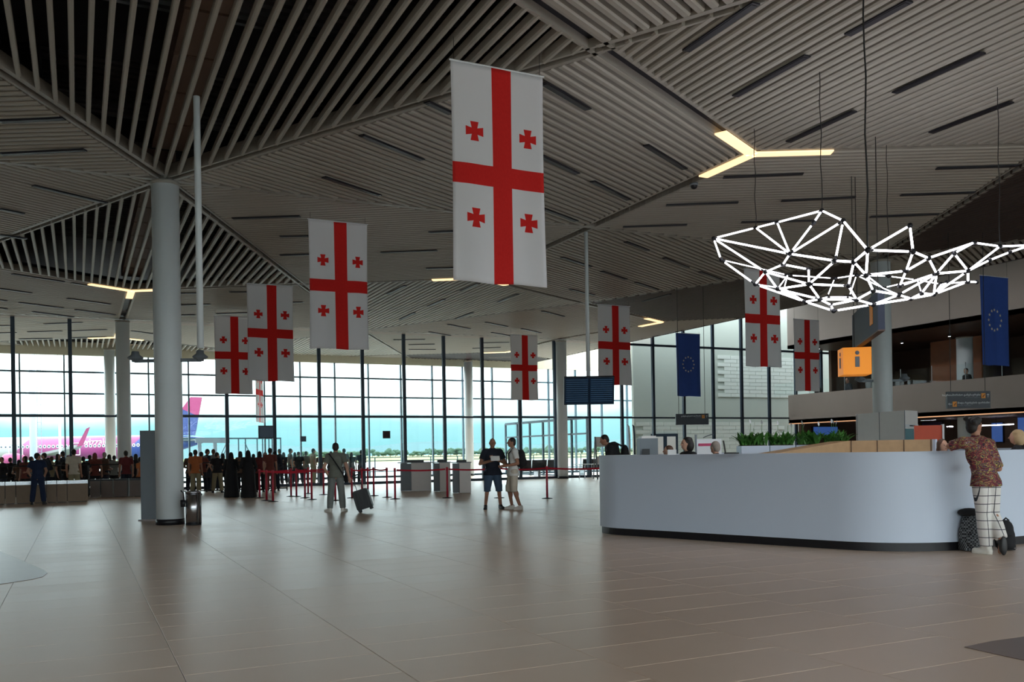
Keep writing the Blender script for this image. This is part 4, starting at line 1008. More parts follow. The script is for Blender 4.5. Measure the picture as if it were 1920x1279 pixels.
# shop fronts below the mezzanine
M_blue = mat('blue_screen', S(40, 60, 110), .3, emit=S(70, 110, 190), estr=.35)
M_shop = mat('shop_front', S(70, 58, 52), .5, var=.15, scale=2)
for i, (xa, xb_, ya, yb_, mm, lab) in enumerate(((1522, 1570, 800, 818, M_blue, 'dim blue screen behind the lilies'), (1795, 1822, 797, 832, M_blue, 'blue screen left of the leaning man'), (1856, 1878, 792, 830, M_blue, 'blue screen right of the leaning man'), (1905, 1925, 782, 815, M_blue, 'blue screen at the right picture edge'), (1725, 1765, 792, 802, mat('mauve_panel', S(90, 80, 110), .5), 'mauve panel behind the orange board'))):
    a, b = atX(xa, ya, 46.6), atX(xb_, yb_, 46.6); e = empty('shop_screen', (46.789, (a.y+b.y)/2, (a.z+b.z)/2), 0, lab, 'screen')
    if xa == 1522:
        a, b = atY(xa, ya, 40.85), atY(xb_, yb_, 40.85); e.location = ((a.x+b.x)/2, 40.838, (a.z+b.z)/2); e.rotation_euler.z = PI/2; b = Vector((b.x, a.y+abs(b.x-a.x), b.z))
    mb = MB(); mb.box((0, 0, 0), (.12, abs(a.y-b.y), abs(a.z-b.z))); mb.build('frame', M_black, e); mb = MB(); mb.box((-.07, 0, 0), (.02, abs(a.y-b.y)*.94, abs(a.z-b.z)*.92)); mb.build('panel', mm, e)
for (px, py, L_, lab) in ((1745, 787, 1.2, 'white tube light in the shop behind the kiosk'), (1782, 800, .3, 'small bright lamp in the shop behind the kiosk'), (1868, 797, 2.4, 'long white tube light right of the leaning man')):
    p = atX(px, py, 44.5); e = empty('shop_light', (p.x, p.y, 2.86), 0, lab, 'lamp'); mb = MB(); mb.box((0, 0, (p.z-2.86)/2), (.02, .02, 2.86-p.z)); mb.build('hanger', M_cable, e)
    mb = MB(); mb.tube([(-.3, -L_/2, p.z-2.86), (.2, 0, p.z-2.86), (-.1, L_/2, p.z-2.86)], .03, 8); mb.build('tube', M_led, e)
# ------------------------------------------------------------------ people
M_skin = mat('skin', S(196, 150, 126), .55, var=.06, scale=20)
M_skin2 = mat('skin_tan', S(172, 124, 100), .55, var=.06, scale=20)
def cloth(name, c, rough=.85): return mat('cloth_'+name, S(*c), rough, var=.12, scale=14, bump=.15, bscale=60)
HAIR = {'dark': mat('hair_dark', S(32, 26, 24), .6, var=.2, scale=60), 'brown': mat('hair_brown', S(86, 56, 40), .6, var=.25, scale=60), 'blond': mat('hair_blond', S(190, 160, 120), .6, var=.2, scale=60), 'grey': mat('hair_grey', S(150, 138, 128), .6, var=.2, scale=60), 'red': mat('hair_red', S(120, 50, 40), .6, var=.2, scale=60)}
def v3(*a): return Vector(a)
def stand(lean=0., armL='down', armR='down', stance=.1, headyaw=0., headpitch=0.):
    J = dict(pel=v3(0, 0, .95), waist=v3(lean*.3, 0, 1.1), chest=v3(lean*.7, .0, 1.29), nb=v3(lean, -.01, 1.46), hd=v3(lean*1.08, .025, 1.63), hy=headyaw, hp=headpitch)
    for s, k, arm in ((-1, 'L', armL), (1, 'R', armR)):
        sh = J['nb']+v3(s*.185, 0, -.05); J['sh'+k] = sh
        if arm == 'down': J['el'+k] = sh+v3(s*.055, -.03, -.30); J['wr'+k] = sh+v3(s*.06, .03, -.555)
        elif arm == 'phone': J['el'+k] = sh+v3(s*.05, .02, -.29); J['wr'+k] = sh+v3(-s*.06, .24, -.16)
        elif arm == 'waist': J['el'+k] = sh+v3(s*.1, -.04, -.29); J['wr'+k] = sh+v3(-s*.02, .2, -.34)
        elif arm == 'back': J['el'+k] = sh+v3(s*.09, -.1, -.28); J['wr'+k] = sh+v3(s*.14, -.14, -.53)
        elif arm == 'pocket': J['el'+k] = sh+v3(s*.1, -.08, -.28); J['wr'+k] = sh+v3(s*.0, .04, -.5)
        else: J['el'+k] = Vector(arm[0]); J['wr'+k] = Vector(arm[1])
        J['hip'+k] = v3(s*.09, 0, .92); J['kn'+k] = v3(s*(.09+stance*.25), .015, .50); J['an'+k] = v3(s*(.09+stance*.45), -.03, .085); J['fd'+k] = v3(s*.25, 1, 0).normalized()
    return J
def hand(mb, el, wr, fine, inward):
    d = (wr-el).normalized(); pc = wr+d*.045
    side = d.cross(inward).normalized() if d.cross(inward).length > .05 else d.cross(v3(0, 1, 0)).normalized()
    nn = side.cross(d).normalized()
    mb.caps(wr-d*.01, pc+d*.02, .026, .03, 10); mb.caps(pc-side*.018, pc+side*.018, .022, .022, 8)
    for i in range(4):
        b = wr+d*.085+side*(.027-.018*i); L = (.034, .04, .038, .03)[i]; m = b+d*L+nn*.008
        mb.caps(b, m, .0095, .009, 8); mb.caps(m, m+d*L*.65+nn*.022, .009, .0075, 8)
    t = wr+d*.03+side*.03; mb.caps(t, t+d*.03+side*.018+nn*.01, .011, .010, 8); mb.caps(t+d*.03+side*.018+nn*.01, t+d*.062+side*.02+nn*.02, .010, .008, 8)
def head_parts(mb, J, bulk=1.):
    hd = J['hd']; R_ = Matrix.Rotation(J['hy'], 3, 'Z') @ Matrix.Rotation(J['hp'], 3, 'X'); P_ = lambda *a: hd+R_ @ v3(*a)
    mb.ell(hd, (.075, .094, .112), 18, 12, R_); mb.ell(P_(0, .028, -.062), (.053, .062, .056), 14, 8, R_)
    mb.caps(P_(0, .088, .012), P_(0, .108, -.018), .010, .015, 8); mb.ell(P_(0, .075, -.052), (.026, .022, .012), 10, 6, R_)
    mb.caps(P_(-.03, .078, .03), P_(.03, .078, .03), .012, .012, 8)
    for s in (-1, 1): mb.ell(P_(s*.076, -.005, -.008), (.012, .022, .032), 8, 6, R_)
    return R_, P_
def make_person(J, top='tee', hem=.84, bottom='long', hair='short', robe=False, vox=.014, fat=1., fine=True):
    """returns dict of part meshes in local space (facing +Y)"""
    out = {}
    def torso(mb, g, low=True):
        mb.ell(J['chest'], (.165*fat+g, .108*fat+g, .20+g), 18, 10); mb.ell(J['waist'], (.140*fat+g, .100*fat+g, .17+g), 18, 10)
        if low: mb.ell(J['pel'], (.158*fat+g, .112*fat+g, .14+g), 18, 10)
        mb.caps(J['shL'], J['shR'], .062+g, .062+g, 12); mb.caps(J['chest']+v3(0, 0, .1), J['nb'], .11+g, .055+g, 12)
    mb = MB(); torso(mb, 0.); mb.caps(J['nb'], J['hd']-v3(0, .01, .05), .058, .052, 12); R_, P_ = head_parts(mb, J)
    for k in 'LR':
        mb.caps(J['sh'+k], J['el'+k], .052*fat, .041, 12); mb.caps(J['el'+k], J['wr'+k], .042, .029, 12); hand(mb, J['el'+k], J['wr'+k], fine, v3(0, 1, 0))
        mb.caps(J['hip'+k], J['kn'+k], .086*fat, .058, 12); mb.caps(J['kn'+k], J['an'+k], .056, .037, 12)
        cm = J['kn'+k].lerp(J['an'+k], .3); mb.ell(cm+v3(0, -.018, 0), (.052, .056, .11), 10, 8)
        mb.caps(J['an'+k]-v3(0, 0, .03), J['an'+k]+J['fd'+k]*.12-v3(0, 0, .045), .036, .03, 10)
    out['body'] = remesh(mb, vox, 'body', 2)
    mb = MB(); torso(mb, .020, False)
    hz = hem; mb.tube([J['waist'], v3(J['pel'].x, J['pel'].y, hz+.04), v3(J['pel'].x, J['pel'].y, hz)], [.14, .20*fat, .205*fat], 20)
    for v_i in range(len(mb.v)-60, len(mb.v)):
        x_, y_, z_ = mb.v[v_i]; mb.v[v_i] = (x_, J['pel'].y+(y_-J['pel'].y)*.76, z_)
    fr = {'tee': .62, 'long': 1.0, 'half': .97}[top]
    for k in 'LR':
        if top == 'long':
            mb.caps(J['sh'+k], J['el'+k], .070*fat, .056, 12); mb.caps(J['el'+k], J['el'+k].lerp(J['wr'+k], .93), .056, .042, 12)
        else: mb.tube([J['sh'+k], J['sh'+k].lerp(J['el'+k], fr*.6), J['sh'+k].lerp(J['el'+k], fr)], [.072*fat, .068*fat, .066*fat], 14)
    out['shirt'] = remesh(mb, max(vox, .012), 'shirt', 2)
    mb = MB()
    if robe:
        mb.tube([(0, 0, .012), (0, 0, .5), (0, 0, .95), (0, 0, 1.2), (0, 0, 1.42)], [.30, .25, .22, .19, .13], 20); out['robe'] = remesh(mb, .02, 'robe', 3)
    else:
        mb.ell(J['pel'], (.170*fat, .126*fat, .12), 18, 10)
        for k in 'LR':
            mb.caps(J['hip'+k], J['kn'+k], .106*fat, .086, 14)
            if bottom == 'long': mb.tube([J['kn'+k]+v3(0, 0, .03), J['kn'+k], J['kn'+k].lerp(J['an'+k], .5), J['an'+k]+v3(0, 0, .01)], [.086, .088, .088, .074], 14)
            else: mb.tube([J['kn'+k]+v3(0, 0, .1), J['kn'+k]-v3(0, 0, .06)], [.088, .086], 14)
        out['trousers'] = remesh(mb, max(vox, .012), 'trousers', 2)
    if hair != 'bald':
        mb = MB(); mb.ell(P_(0, -.018, .026), (.083, .094, .096), 18, 12, R_); mb.ell(P_(0, -.045, -.01), (.076, .066, .09), 16, 10, R_)
        if hair == 'full':
            for q in range(14): mb.ell(P_(.07*math.sin(q*2.1), -.03+.055*math.cos(q*1.3), .06+.04*math.sin(q*.9)), (.034, .034, .034), 8, 6)
        if hair == 'long': mb.ell(P_(0, -.055, -.11), (.088, .05, .15), 14, 10, R_); mb.ell(P_(-.07, -.01, -.07), (.025, .05, .12), 10, 8, R_); mb.ell(P_(.07, -.01, -.07), (.025, .05, .12), 10, 8, R_)
        if hair == 'bun': mb.ell(P_(0, -.11, .07), (.045, .045, .045), 10, 8)
        if hair == 'bushy': mb.ell(P_(0, -.05, -.03), (.12, .09, .13), 16, 10, R_); mb.ell(P_(.0, -.03, .07), (.1, .09, .06), 14, 8, R_)
        if hair == 'scarf': mb.ell(P_(0, -.03, -.05), (.1, .1, .15), 16, 10, R_); mb.caps(P_(0, -.03, -.12), v3(0, -.02, 1.36), .11, .15, 14)
        out['hair'] = remesh(mb, .011, 'hair', 1)
    mb = MB(); R2 = Matrix.Rotation(0, 3, 'Z')
    for k in 'LR':
        mb = MB(); a = J['an'+k]; f = J['fd'+k]; rt = v3(f.y, -f.x, 0); zb_ = a.z-.085
        base = v3(a.x, a.y, zb_)
        mb.caps(base-f*.03+v3(0, 0, .045), base+f*.15+v3(0, 0, .038), .045, .037, 12); mb.caps(base-f*.02+v3(0, 0, .085), base+f*.05+v3(0, 0, .07), .047, .04, 12)
        n_ = 14; pts_ = [base+f*(.06+.135*math.cos(2*PI*q/n_))+rt*(.047*math.sin(2*PI*q/n_)) for q in range(n_)]
        mb.prism([(q.x, q.y) for q in pts_], zb_, zb_+.028)
        out['shoe'+k] = remesh(mb, .010, 'shoe', 1)
    out['_P'] = P_; out['_R'] = R_
    return out
def dress(name_label, meshes, loc, rz, scale, cols, group='people in the hall', parent_extra=None, name='person'):
    e = empty(name, loc, rz, name_label, 'person', group); e.scale = (scale,)*3
    for k, me in meshes.items():
        if k[0] == '_': continue
        nm = {'shoeL': 'shoe', 'shoeR': 'shoe'}.get(k, k)
        m = {'body': cols.get('skin', M_skin), 'shirt': cols.get('shirt'), 'trousers': cols.get('trousers'), 'robe': cols.get('robe'), 'hair': cols.get('hair'), 'shoeL': cols.get('shoe'), 'shoeR': cols.get('shoe')}[k]
        o = link(nm, me, e)
        if not me.materials: me.materials.append(m)
        o.material_slots[0].link = 'OBJECT'; o.material_slots[0].material = m
    return e
C_white = cloth('white', (232, 230, 226)); C_navy = cloth('navy', (28, 34, 48)); C_black = cloth('black', (26, 26, 30)); C_denim = cloth('denim', (66, 88, 112)); C_beige = cloth('beige', (206, 196, 180))
C_olive = cloth('olive', (112, 114, 104)); C_grey = cloth('grey', (124, 128, 126)); C_orange = cloth('orange', (184, 104, 58)); C_red = cloth('red', (104, 40, 44)); C_brown = cloth('brown', (96, 74, 62)); C_blue = cloth('blue', (28, 42, 72)); C_rust = cloth('rust', (112, 56, 48)); C_khaki = cloth('khaki', (150, 140, 112))
SH_w = mat('shoe_white', S(226, 222, 214), .6); SH_d = mat('shoe_dark', S(34, 34, 36), .5)
def ground(px, py): p = atz(px, py, 0); return Vector((p.x, p.y, 0))
AWAY = -YAW; TOCAM = PI-YAW; LEFT = PI/2-YAW; RIGHT = -PI/2-YAW
# --- man with suitcase
J = stand(armL='pocket', armR='back', stance=.16); J['fdL'] = v3(-.75, .66, 0); J['fdR'] = v3(.55, .83, 0)
pm = make_person(J, 'tee', .86, 'long', 'short', vox=.010)
P1 = dress('man in grey tee with crossbody strap pulling a black suitcase', pm, ground(631, 960), AWAY+.15, .97, dict(shirt=C_olive, trousers=C_grey, hair=HAIR['dark'], shoe=SH_w))
mb = MB(); mb.tube([(-.16, -.10, 1.47), (-.05, -.15, 1.32), (.08, -.155, 1.12), (.18, -.10, .95), (.2, -.02, .86)], .016, 8); mb.build('crossbody_strap', C_black, P1, True)
mb = MB(); mb.ell((.235, .03, .84), (.05, .08, .11), 12, 8); mb.build('shoulder_bag', C_black, P1, True)
# suitcase
q = ground(684, 961); SU = empty('suitcase', q, AWAY, 'black hard-shell cabin suitcase tilted on its wheels', 'suitcase')
R_ = Matrix.Rotation(math.radians(-17), 3, 'Y'); T = lambda p: R_ @ Vector(p)+v3(0.03, 0, .032-min((R_ @ v3(x, 0, 0)).z for x in (-.14, .14)))
bx_ = MB(); prof = [(-.17, .02), (.17, .02), (.19, .06), (.19, .44), (.14, .5), (-.14, .5), (-.19, .44), (-.19, .06)]
bx_.add([T((x, y, z)) for y in (-.11, .11) for x, z in prof], [tuple(range(8)), tuple(range(15, 7, -1))]+[(i, 8+i, 8+(i+1) % 8, (i+1) % 8) for i in range(8)]); bx_.build('shell', mat('case_black', S(24, 26, 30), .45), SU)
for x in (-.12, -.04, .04, .12):
    mb = MB(); mb.bar(T((x, -.112, .06)), T((x, -.112, .44)), .018, .012); mb.build('rib', M_black, SU)
mb = MB(); mb.tube([T((-.08, .05, .5)), T((-.08, .05, .86))], .009, 6); mb.tube([T((.08, .05, .5)), T((.08, .05, .86))], .009, 6); mb.tube([T((-.09, .05, .86)), T((.09, .05, .86))], .016, 8); mb.build('pull_handle', M_black, SU)
for x in (-.14, .14):
    mb = MB(); c = T((x, 0, .0)); mb.tube([c+v3(0, -.1, 0), c+v3(0, -.06, 0)], .032, 12); mb.build('wheel', M_black, SU)
    mb = MB(); mb.tube([c+v3(0, .06, 0), c+v3(0, .1, 0)], .032, 12); mb.build('wheel', M_black, SU)
# --- two talking men
J = stand(armL='phone', armR='phone', stance=.22); J['wrL'] = J['nb']+v3(.02, .22, -.2); J['wrR'] = J['nb']+v3(-.02, .25, -.24); J['elL'] += v3(-.08, 0, 0); J['elR'] += v3(.08, 0, 0)
pm = make_person(J, 'tee', .84, 'short', 'bald', vox=.010, fat=1.2)
P2 = dress('stocky bald man in navy tee and denim shorts holding a paper', pm, ground(925, 955), TOCAM+.2, 1.0, dict(skin=M_skin2, shirt=C_navy, trousers=C_denim, shoe=SH_d))
mb = MB(); mb.box((0, .36, 1.25), (.22, .01, .13), Matrix.Rotation(.5, 3, 'X')); o = mb.build('paper_sheet', C_white, None); o.parent = P2
J = stand(armL='waist', armR='waist', stance=.12, headyaw=0.); J['knR'] += v3(0, .06, 0); J['anR'] += v3(0, .03, 0); J['anL'] += v3(0, -.1, 0)
pm = make_person(J, 'tee', .82, 'short', 'short', vox=.010)
P3 = dress('man in white tee and beige shorts wearing a black backpack', pm, ground(963, 956), LEFT+.25, 1.0, dict(skin=M_skin2, shirt=C_white, trousers=C_beige, hair=HAIR['dark'], shoe=SH_w))
def backpack(parent, y, z, s, m):
    mb = MB(); mb.ell((0, y, z), (.15*s, .10*s, .24*s), 16, 10); mb.ell((0, y-.05*s, z-.08*s), (.12*s, .09*s, .12*s), 14, 8); me = remesh(mb, .015, 'backpack', 2); me.materials.append(m); o = link('backpack', me, parent)
    for sx_ in (-.11, .11):
        mb = MB(); mb.tube([(sx_, y+.06*s, z+.2*s), (sx_*1.1, .02, z+.27*s), (sx_*1.1, .13, z+.14*s), (sx_*1.05, .12, z-.1*s), (sx_, y+.05*s, z-.18*s)], .014, 6); mb.build('strap', m, o, True)
backpack(P3, -.22, 1.22, 1., C_black)
# --- leaning man in patterned shirt
def pattern_mat():
    m = bpy.data.materials.new('patterned_shirt'); m.use_nodes = True; nt = m.node_tree; n = nt.nodes; l = nt.links; p = n['Principled BSDF']; p.inputs['Roughness'].default_value = .8
    t = n.new('ShaderNodeTexCoord'); no = n.new('ShaderNodeTexNoise'); no.inputs['Scale'].default_value = 8.5; no.inputs['Detail'].default_value = 3; no.inputs['Distortion'].default_value = 1.6
    mp = n.new('ShaderNodeMapping'); mp.inputs['Scale'].default_value = (1, 1, 1.8); l.new(t.outputs['Object'], mp.inputs['Vector']); l.new(mp.outputs[0], no.inputs['Vector'])
    cr = n.new('ShaderNodeValToRGB'); cr.color_ramp.interpolation = 'CONSTANT'; l.new(no.outputs['Fac'], cr.inputs[0])
    st = [(0, S(40, 26, 34)), (.36, S(120, 44, 60)), (.43, S(44, 32, 44)), (.48, S(176, 92, 70)), (.51, S(62, 48, 66)), (.55, S(196, 176, 96)), (.575, S(56, 40, 50)), (.62, S(108, 62, 92)), (.68, S(206, 180, 150)), (.71, S(60, 40, 44))]
    e = cr.color_ramp.elements
    while len(e) < len(st): e.new(.5)
    for k, (pos, c) in zip(e, st): k.position = pos; k.color = (*c, 1)
    l.new(cr.outputs[0], p.inputs['Base Color']); return m
def grid_mat():
    m = bpy.data.materials.new('windowpane_trousers'); m.use_nodes = True; nt = m.node_tree; n = nt.nodes; l = nt.links; p = n['Principled BSDF']; p.inputs['Roughness'].default_value = .85
    t = n.new('ShaderNodeTexCoord'); sp = n.new('ShaderNodeSeparateXYZ'); l.new(t.outputs['Object'], sp.inputs[0])
    x = (X(nt, sp.outputs[0])*9.5+.2).frac().lt(.085); z = (X(nt, sp.outputs[2])*9.5).frac().lt(.085); y = (X(nt, sp.outputs[1])*9.5+.3).frac().lt(.0)
    g = x.mx(z); mx = n.new('ShaderNodeMix'); mx.data_type = 'RGBA'; mx.inputs['A'].default_value = (*S(226, 222, 218), 1); mx.inputs['B'].default_value = (*S(50, 52, 62), 1); l.new(g.s, mx.inputs['Factor']); l.new(mx.outputs['Result'], p.inputs['Base Color']); return m
J = stand(headyaw=-1.4)
J.update(pel=v3(.02, 0, .95), waist=v3(-.01, .01, 1.1), chest=v3(-.05, .02, 1.29), nb=v3(-.09, .03, 1.455), hd=v3(-.085, .06, 1.625))
J['shL'] = v3(-.27, .04, 1.415); J['shR'] = v3(.09, .02, 1.39)
J['elL'] = v3(-.37, .16, 1.375); J['wrL'] = v3(-.2, .34, 1.352)
J['elR'] = v3(.21, .0, 1.08); J['wrR'] = v3(.12, .22, 1.1)
J['hipL'] = v3(-.06, 0, .92); J['hipR'] = v3(.11, 0, .92); J['knL'] = v3(-.0, .03, .5); J['anL'] = v3(.0, -.02, .085); J['fdL'] = v3(-.45, 1, 0).normalized()
J['knR'] = v3(.13, .03, .5); J['anR'] = v3(.1, -.16, .20); J['fdR'] = v3(.05, .25, -1).normalized()
pm = make_person(J, 'half', .86, 'long', 'full', vox=.0085)
for k in ('shoeR',): pm.pop(k)
P4 = dress('man in multicoloured patterned shirt and checked white trousers leaning on the counter', pm, ground(1848, 1039), 0.0-YAW*.55, 1.0, dict(skin=M_skin2, shirt=pattern_mat(), trousers=grid_mat(), hair=HAIR['dark'], shoe=SH_w))
mb = MB(); mb.caps((.1, -.17, .17), (.115, -.15, .055), .046, .038, 12); mb.ell((.105, -.19, .12), (.05, .03, .125), 14, 10); me = remesh(mb, .01, 'shoe', 1); me.materials.append(SH_d); link('shoe', me, P4)
PP, RR = pm['_P'], pm['_R']
for s in (-1, 1):
    mb = MB(); mb.ell(PP(s*.032, .084, .006), (.012, .008, .007), 8, 6, RR); mb.build('eye', HAIR['dark'], P4, True)
mb = MB(); mb.caps(PP(-.02, .093, -.055), PP(.02, .093, -.055), .006, .006, 8); mb.build('mouth', mat('lips', S(150, 86, 80), .5), P4, True)
# his bags on the floor
def bag(px, py, w, h, d, m, label, rz=0.):
    q = ground(px, py); e = empty('backpack_bag', q, AWAY+rz, label, 'backpack')
    mb = MB(); mb.ell((0, 0, h*.42), (w/2, d/2, h*.43), 16, 10); mb.ell((0, 0, h*.68), (w*.42, d*.42, h*.32), 14, 10); mb.box((0, 0, h*.12), (w*.8, d*.8, h*.2)); me = remesh(mb, .013, 'bag_body', 3); me.materials.append(m); link('bag_body', me, e)
    mb = MB(); mb.ell((0, -d*.42, h*.3), (w*.36, d*.2, h*.24), 14, 8); mb.build('front_pocket', m, e, True)
    mb = MB(); mb.tube([(-.04, 0, h*.97), (0, 0, h*1.06), (.04, 0, h*.97)], .01, 6); mb.build('grab_loop', C_black, e)
    for sx_ in (-1, 1):
        mb = MB(); mb.tube([(sx_*w*.3, d*.45, h*.85), (sx_*w*.4, d*.6, h*.5), (sx_*w*.35, d*.45, h*.08)], .014, 6); mb.build('strap', C_black, e, True)
    mb = MB(); mb.tube([(.05, -d*.6, h*.12), (.065, -d*.62, h*.1), (.05, -d*.62, h*.08), (.035, -d*.6, h*.1), (.05, -d*.6, h*.12)], .006, 6); mb.build('ring', M_steel, e)
    return e
def knit():
    m = mat('bag_weave', S(70, 74, 80), .8); n = m.node_tree.nodes; l = m.node_tree.links; t = n.new('ShaderNodeTexCoord'); c = n.new('ShaderNodeTexChecker'); c.inputs['Scale'].default_value = 42; c.inputs['Color1'].default_value = (*S(120, 124, 128), 1); c.inputs['Color2'].default_value = (*S(28, 30, 36), 1)
    l.new(t.outputs['Object'], c.inputs['Vector']); l.new(c.outputs[0], n['Principled BSDF'].inputs['Base Color']); return m
b1 = bag(1820, 1033, .31, .50, .24, knit(), 'black and grey woven backpack standing left of the leaning man')
mb = MB(); mb.ell((0, .02, .50), (.15, .11, .06), 14, 8); mb.build('top_flap', C_black, b1, True)
bag(1887, 1032, .22, .40, .2, C_black, 'small dark backpack standing right of the leaning man')
# --- staff and visitors at the counter (seen above the worktop)
def bust(label, px, crown, z, rz, hair, haircol, shirt, face=False, fat=1., hp=0., hy=0.):
    h = atd(px, crown, z).z; p = atd(px, crown, z); J_ = stand(headyaw=hy, headpitch=hp, armL='waist', armR='waist'); pm_ = make_person(J_, 'long', .84, 'long', hair, vox=.012, fat=fat)
    e_ = dress(label, pm_, (p.x, p.y, 0), rz, h/1.75, dict(shirt=shirt, trousers=C_navy, hair=HAIR[haircol], shoe=SH_d))
    if face:
        for s in (-1, 1):
            mb = MB(); mb.ell(pm_['_P'](s*.032, .086, .006), (.013, .008, .007), 8, 6, pm_['_R']); mb.build('eye', HAIR['dark'], e_, True)
        mb = MB(); mb.caps(pm_['_P'](-.02, .094, -.055), pm_['_P'](.02, .094, -.055), .007, .007, 8); mb.build('mouth', mat('lips', S(150, 86, 80), .5), e_, True)
    return e_
bust('bushy-haired woman in profile behind the counter', 1289, 820, 14.9, LEFT+.3, 'bushy', 'dark', C_black, True)
bust('fair-haired person in dark jacket behind the counter near the planters', 1342, 827, 14.9, AWAY+.6, 'short', 'grey', C_black)
bust('person bent low behind the note card, only grey-brown hair showing', 1255, 835, 15.9, LEFT, 'short', 'brown', C_black)
bust('woman with brown hair facing the leaning man over the counter', 1765, 823, 13.6, TOCAM+.25, 'long', 'brown', C_navy, True)
bust('blond person in black top at the right picture edge behind the counter', 1908, 806, 13.8, AWAY+.9, 'bushy', 'blond', C_black)
# hunched man left of the counter
J = stand(headpitch=-.35); J.update(chest=v3(0, .10, 1.25), nb=v3(0, .2, 1.38), hd=v3(0, .30, 1.51), waist=v3(0, .03, 1.08))
for s, k in ((-1, 'L'), (1, 'R')): J['sh'+k] = v3(s*.18, .2, 1.33); J['el'+k] = v3(s*.22, .2, 1.04); J['wr'+k] = v3(s*.18, .3, .84)
pm = make_person(J, 'long', .82, 'long', 'short', vox=.012, fat=1.1)
P5 = dress('man in dark jacket bending forward beside the left end of the counter', pm, ground(1160, 950), LEFT, 1.1, dict(skin=M_skin2, shirt=C_black, trousers=C_navy, hair=HAIR['dark'], shoe=SH_d))
backpack(P5, -.16, 1.16, 1., C_black)
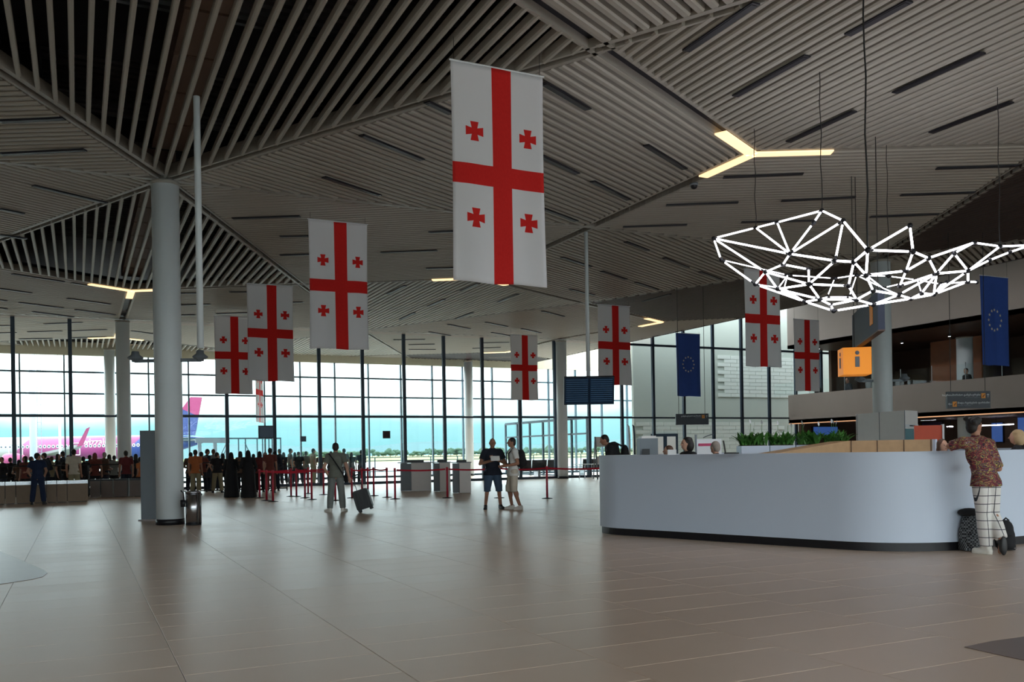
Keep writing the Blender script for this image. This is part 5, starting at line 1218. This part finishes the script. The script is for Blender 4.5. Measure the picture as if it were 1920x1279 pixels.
# --- waiting crowd: templates then copies
TPL = {
 'a': make_person(stand(stance=.1), 'tee', .84, 'long', 'short', vox=.017),
 'b': make_person(stand(armR='phone', armL='waist', headpitch=-.25), 'tee', .84, 'long', 'short', vox=.017),
 'c': make_person(stand(armL='waist', armR='waist', headyaw=.6), 'long', .82, 'long', 'short', vox=.017, fat=1.15),
 'f': make_person(stand(armL='waist', headyaw=-.5), 'tee', .8, 'long', 'long', vox=.017),
 'r': make_person(stand(armL='waist', armR='waist'), 'long', .7, 'long', 'scarf', robe=True, vox=.017),
 'g': make_person(stand(armL='pocket', armR='pocket', stance=.2, headyaw=-.9), 'tee', .86, 'long', 'short', vox=.017, fat=1.1)}
for t in TPL.values():
    for me in list(t.values()):
        if isinstance(me, bpy.types.Mesh) and not me.materials: me.materials.append(M_skin)
CROWD = [ # px, crown y, depth, template, shirt, trousers, hair, turn, label
(4,857,33,'c',C_black,C_navy,'dark',2.6,'dark-clad person cut by the left picture edge'),
(36,862,34,'f',C_brown,C_black,'dark',.4,'long-haired person in brown near the left edge'),
(47,855,33,'f',C_rust,C_black,'dark',3.0,'long-haired person in rust top left of the dark-blue figure'),
(70,849,28.0,'g',C_blue,C_blue,'dark',.3,'dark-blue figure standing in front of the bench modules'),
(58,856,34.5,'a',C_grey,C_navy,'dark',-.6,'person in grey half hidden behind the dark-blue figure'),
(83,849,33,'c',C_navy,C_navy,'dark',1.2,'broad person in navy right of the dark-blue figure'),
(97,856,35,'b',C_khaki,C_navy,'brown',.8,'person in khaki tee holding a phone in the left crowd'),
(108,851,34,'f',C_black,C_black,'dark',-1.2,'long-haired person in black left of the cream-shirt man'),
(118,846,36,'a',C_navy,C_navy,'dark',1.4,'tall person in navy behind the left crowd'),
(138,842,32.5,'a',C_beige,C_khaki,'dark',.1,'tall man in cream tee standing behind the right end bench'),
(157,856,34,'g',C_black,C_black,'dark',.9,'dark figure right of the cream-shirt man'),
(178,849,34.5,'f',C_rust,C_black,'red',.5,'woman with red hair left of the far column'),
(195,848,35,'c',C_brown,C_navy,'grey',-.4,'grey-haired person in brown left of the far column'),
(214,854,36,'b',C_grey,C_black,'dark',.2,'person in grey with phone in front of the outer column'),
(236,845,33.5,'a',C_red,C_navy,'dark',.6,'person in dark red tee in front of the far column'),
(255,851,35,'f',C_black,C_black,'dark',1.,'dark-haired person beside the orange-shirt man, left of the grey panel'),
(263,857,33.0,'g',C_orange,C_black,'dark',1.3,'person in orange shirt left of the grey panel'),
(357,848,36,'c',C_brown,C_navy,'dark',.4,'person in brown just right of the foreground column'),
(366,843,33,'a',C_orange,C_khaki,'dark',0.,'man in orange shirt right of the foreground column'),
(388,842,37,'b',C_navy,C_navy,'dark',-.8,'person in navy with bowed head behind the railing'),
(400,842,38,'a',C_grey,C_navy,'brown',.5,'tall person in grey behind the walkway post'),
(407,848,35,'g',C_black,C_khaki,'dark',.2,'person in black tee and khaki trousers at the railing'),
(433,848,30.8,'r',C_black,C_black,'dark',.0,'figure in long black robe left of the second robed figure'),
(451,846,36,'f',C_brown,C_black,'dark',.9,'long-haired person between the two robed figures'),
(465,844,30.4,'r',C_black,C_black,'dark',.2,'figure in long black robe nearest the red stanchions'),
(475,851,37,'a',C_navy,C_navy,'dark',-.2,'small dark figure behind the robed figures'),
(487,846,35,'f',C_red,C_black,'dark',.3,'long-haired person in red behind the first stanchions'),
(497,848,37,'c',C_grey,C_navy,'grey',.8,'grey-haired person behind the first stanchions'),
(506,840,34,'a',C_rust,C_rust,'dark',.1,'tall person in rust red behind the first stanchions'),
(524,842,43.2,'b',C_navy,C_navy,'dark',1.,'person in navy half behind a glazing mullion'),
(532,848,44,'f',C_black,C_black,'dark',.4,'dark-haired person beyond the glazing left of the olive-shirt man'),
(544,841,43.4,'a',C_olive,C_navy,'dark',-1.1,'man in profile beyond the glazing'),
(560,847,44.6,'g',C_black,C_navy,'dark',.2,'broad dark figure beyond the glazing'),
(587,841,43.2,'a',C_khaki,C_khaki,'dark',-1.0,'man in khaki shirt beyond the glazing left of the suitcase man'),
(601,849,45,'f',C_brown,C_black,'dark',.5,'long-haired person beyond the glazing beside the suitcase man'),
(620,846,45.5,'c',C_black,C_navy,'dark',.3,'dark figure hidden behind the man with the suitcase'),
(645,841,43.2,'a',C_grey,C_navy,'dark',.7,'man in grey beyond the glazing right of the suitcase man'),
(677,844,43.6,'b',C_navy,C_navy,'dark',.0,'lone man in navy beyond the glazing above the black suitcase'),
(20,858,35,'g',C_black,C_black,'dark',1.,'dark heavyset figure second from the left picture edge'),
(90,858,36,'f',C_navy,C_black,'dark',-.7,'long-haired person in navy between the blue figure and the khaki tee'),
(127,854,35.5,'c',C_black,C_black,'dark',.5,'dark figure just left of the cream-shirt man'),
(148,858,36,'f',C_brown,C_black,'dark',1.8,'small brown-clad person just right of the cream-shirt man'),
(168,853,36.5,'a',C_black,C_navy,'dark',-.3,'dark figure left of the red-haired woman'),
(205,852,36.5,'f',C_black,C_black,'dark',.3,'dark-haired person between the grey-haired one and the outer column'),
(246,855,37,'c',C_navy,C_black,'dark',.8,'dark figure behind the far column base'),
(378,847,36,'g',C_rust,C_navy,'dark',.5,'person in rust tee right of the orange-shirt man'),
(418,850,37,'f',C_navy,C_black,'dark',.2,'long-haired person left of the first robed figure'),
(515,846,36,'c',C_navy,C_navy,'dark',.4,'dark figure right of the tall rust-red person'),
(553,848,45,'f',C_navy,C_black,'dark',.6,'long-haired dark person beyond the glazing near the small square sign'),
(573,846,45,'c',C_olive,C_black,'dark',-.4,'person in olive beyond the glazing below the small square sign'),
(659,848,44.6,'f',C_black,C_black,'dark',.1,'long-haired dark person beyond the glazing above the suitcase handle')]
for (px, cy_, z, t, sh, trs, hr, turn, lab) in CROWD:
    p = atd(px, cy_, z); dress(lab, TPL[t], (p.x, p.y, 0), AWAY+turn, p.z/1.75, dict(shirt=sh, trousers=trs, robe=C_black, hair=HAIR[hr] if t != 'r' else C_black, shoe=SH_d, skin=M_skin2), 'people waiting in the crowd')
# mezzanine guests
for (px, cy_, X_, sh, hr, lab) in ((1533, 716, 39.6, C_black, 'dark', 'seated guest at the far end of the mezzanine'), (1590, 708, 40.2, C_navy, 'dark', 'guest in navy behind the mezzanine parapet left of the right column'), (1812, 690, 40.5, C_black, 'dark', 'guest in black at the mezzanine parapet near the pale column')):
    p = atX(px, cy_, X_); h = p.z-3.08; dress(lab, TPL['c'], (p.x, p.y, 3.085), LEFT, h/1.75, dict(shirt=sh, trousers=C_black, hair=HAIR[hr], shoe=SH_d), 'guests on the mezzanine')
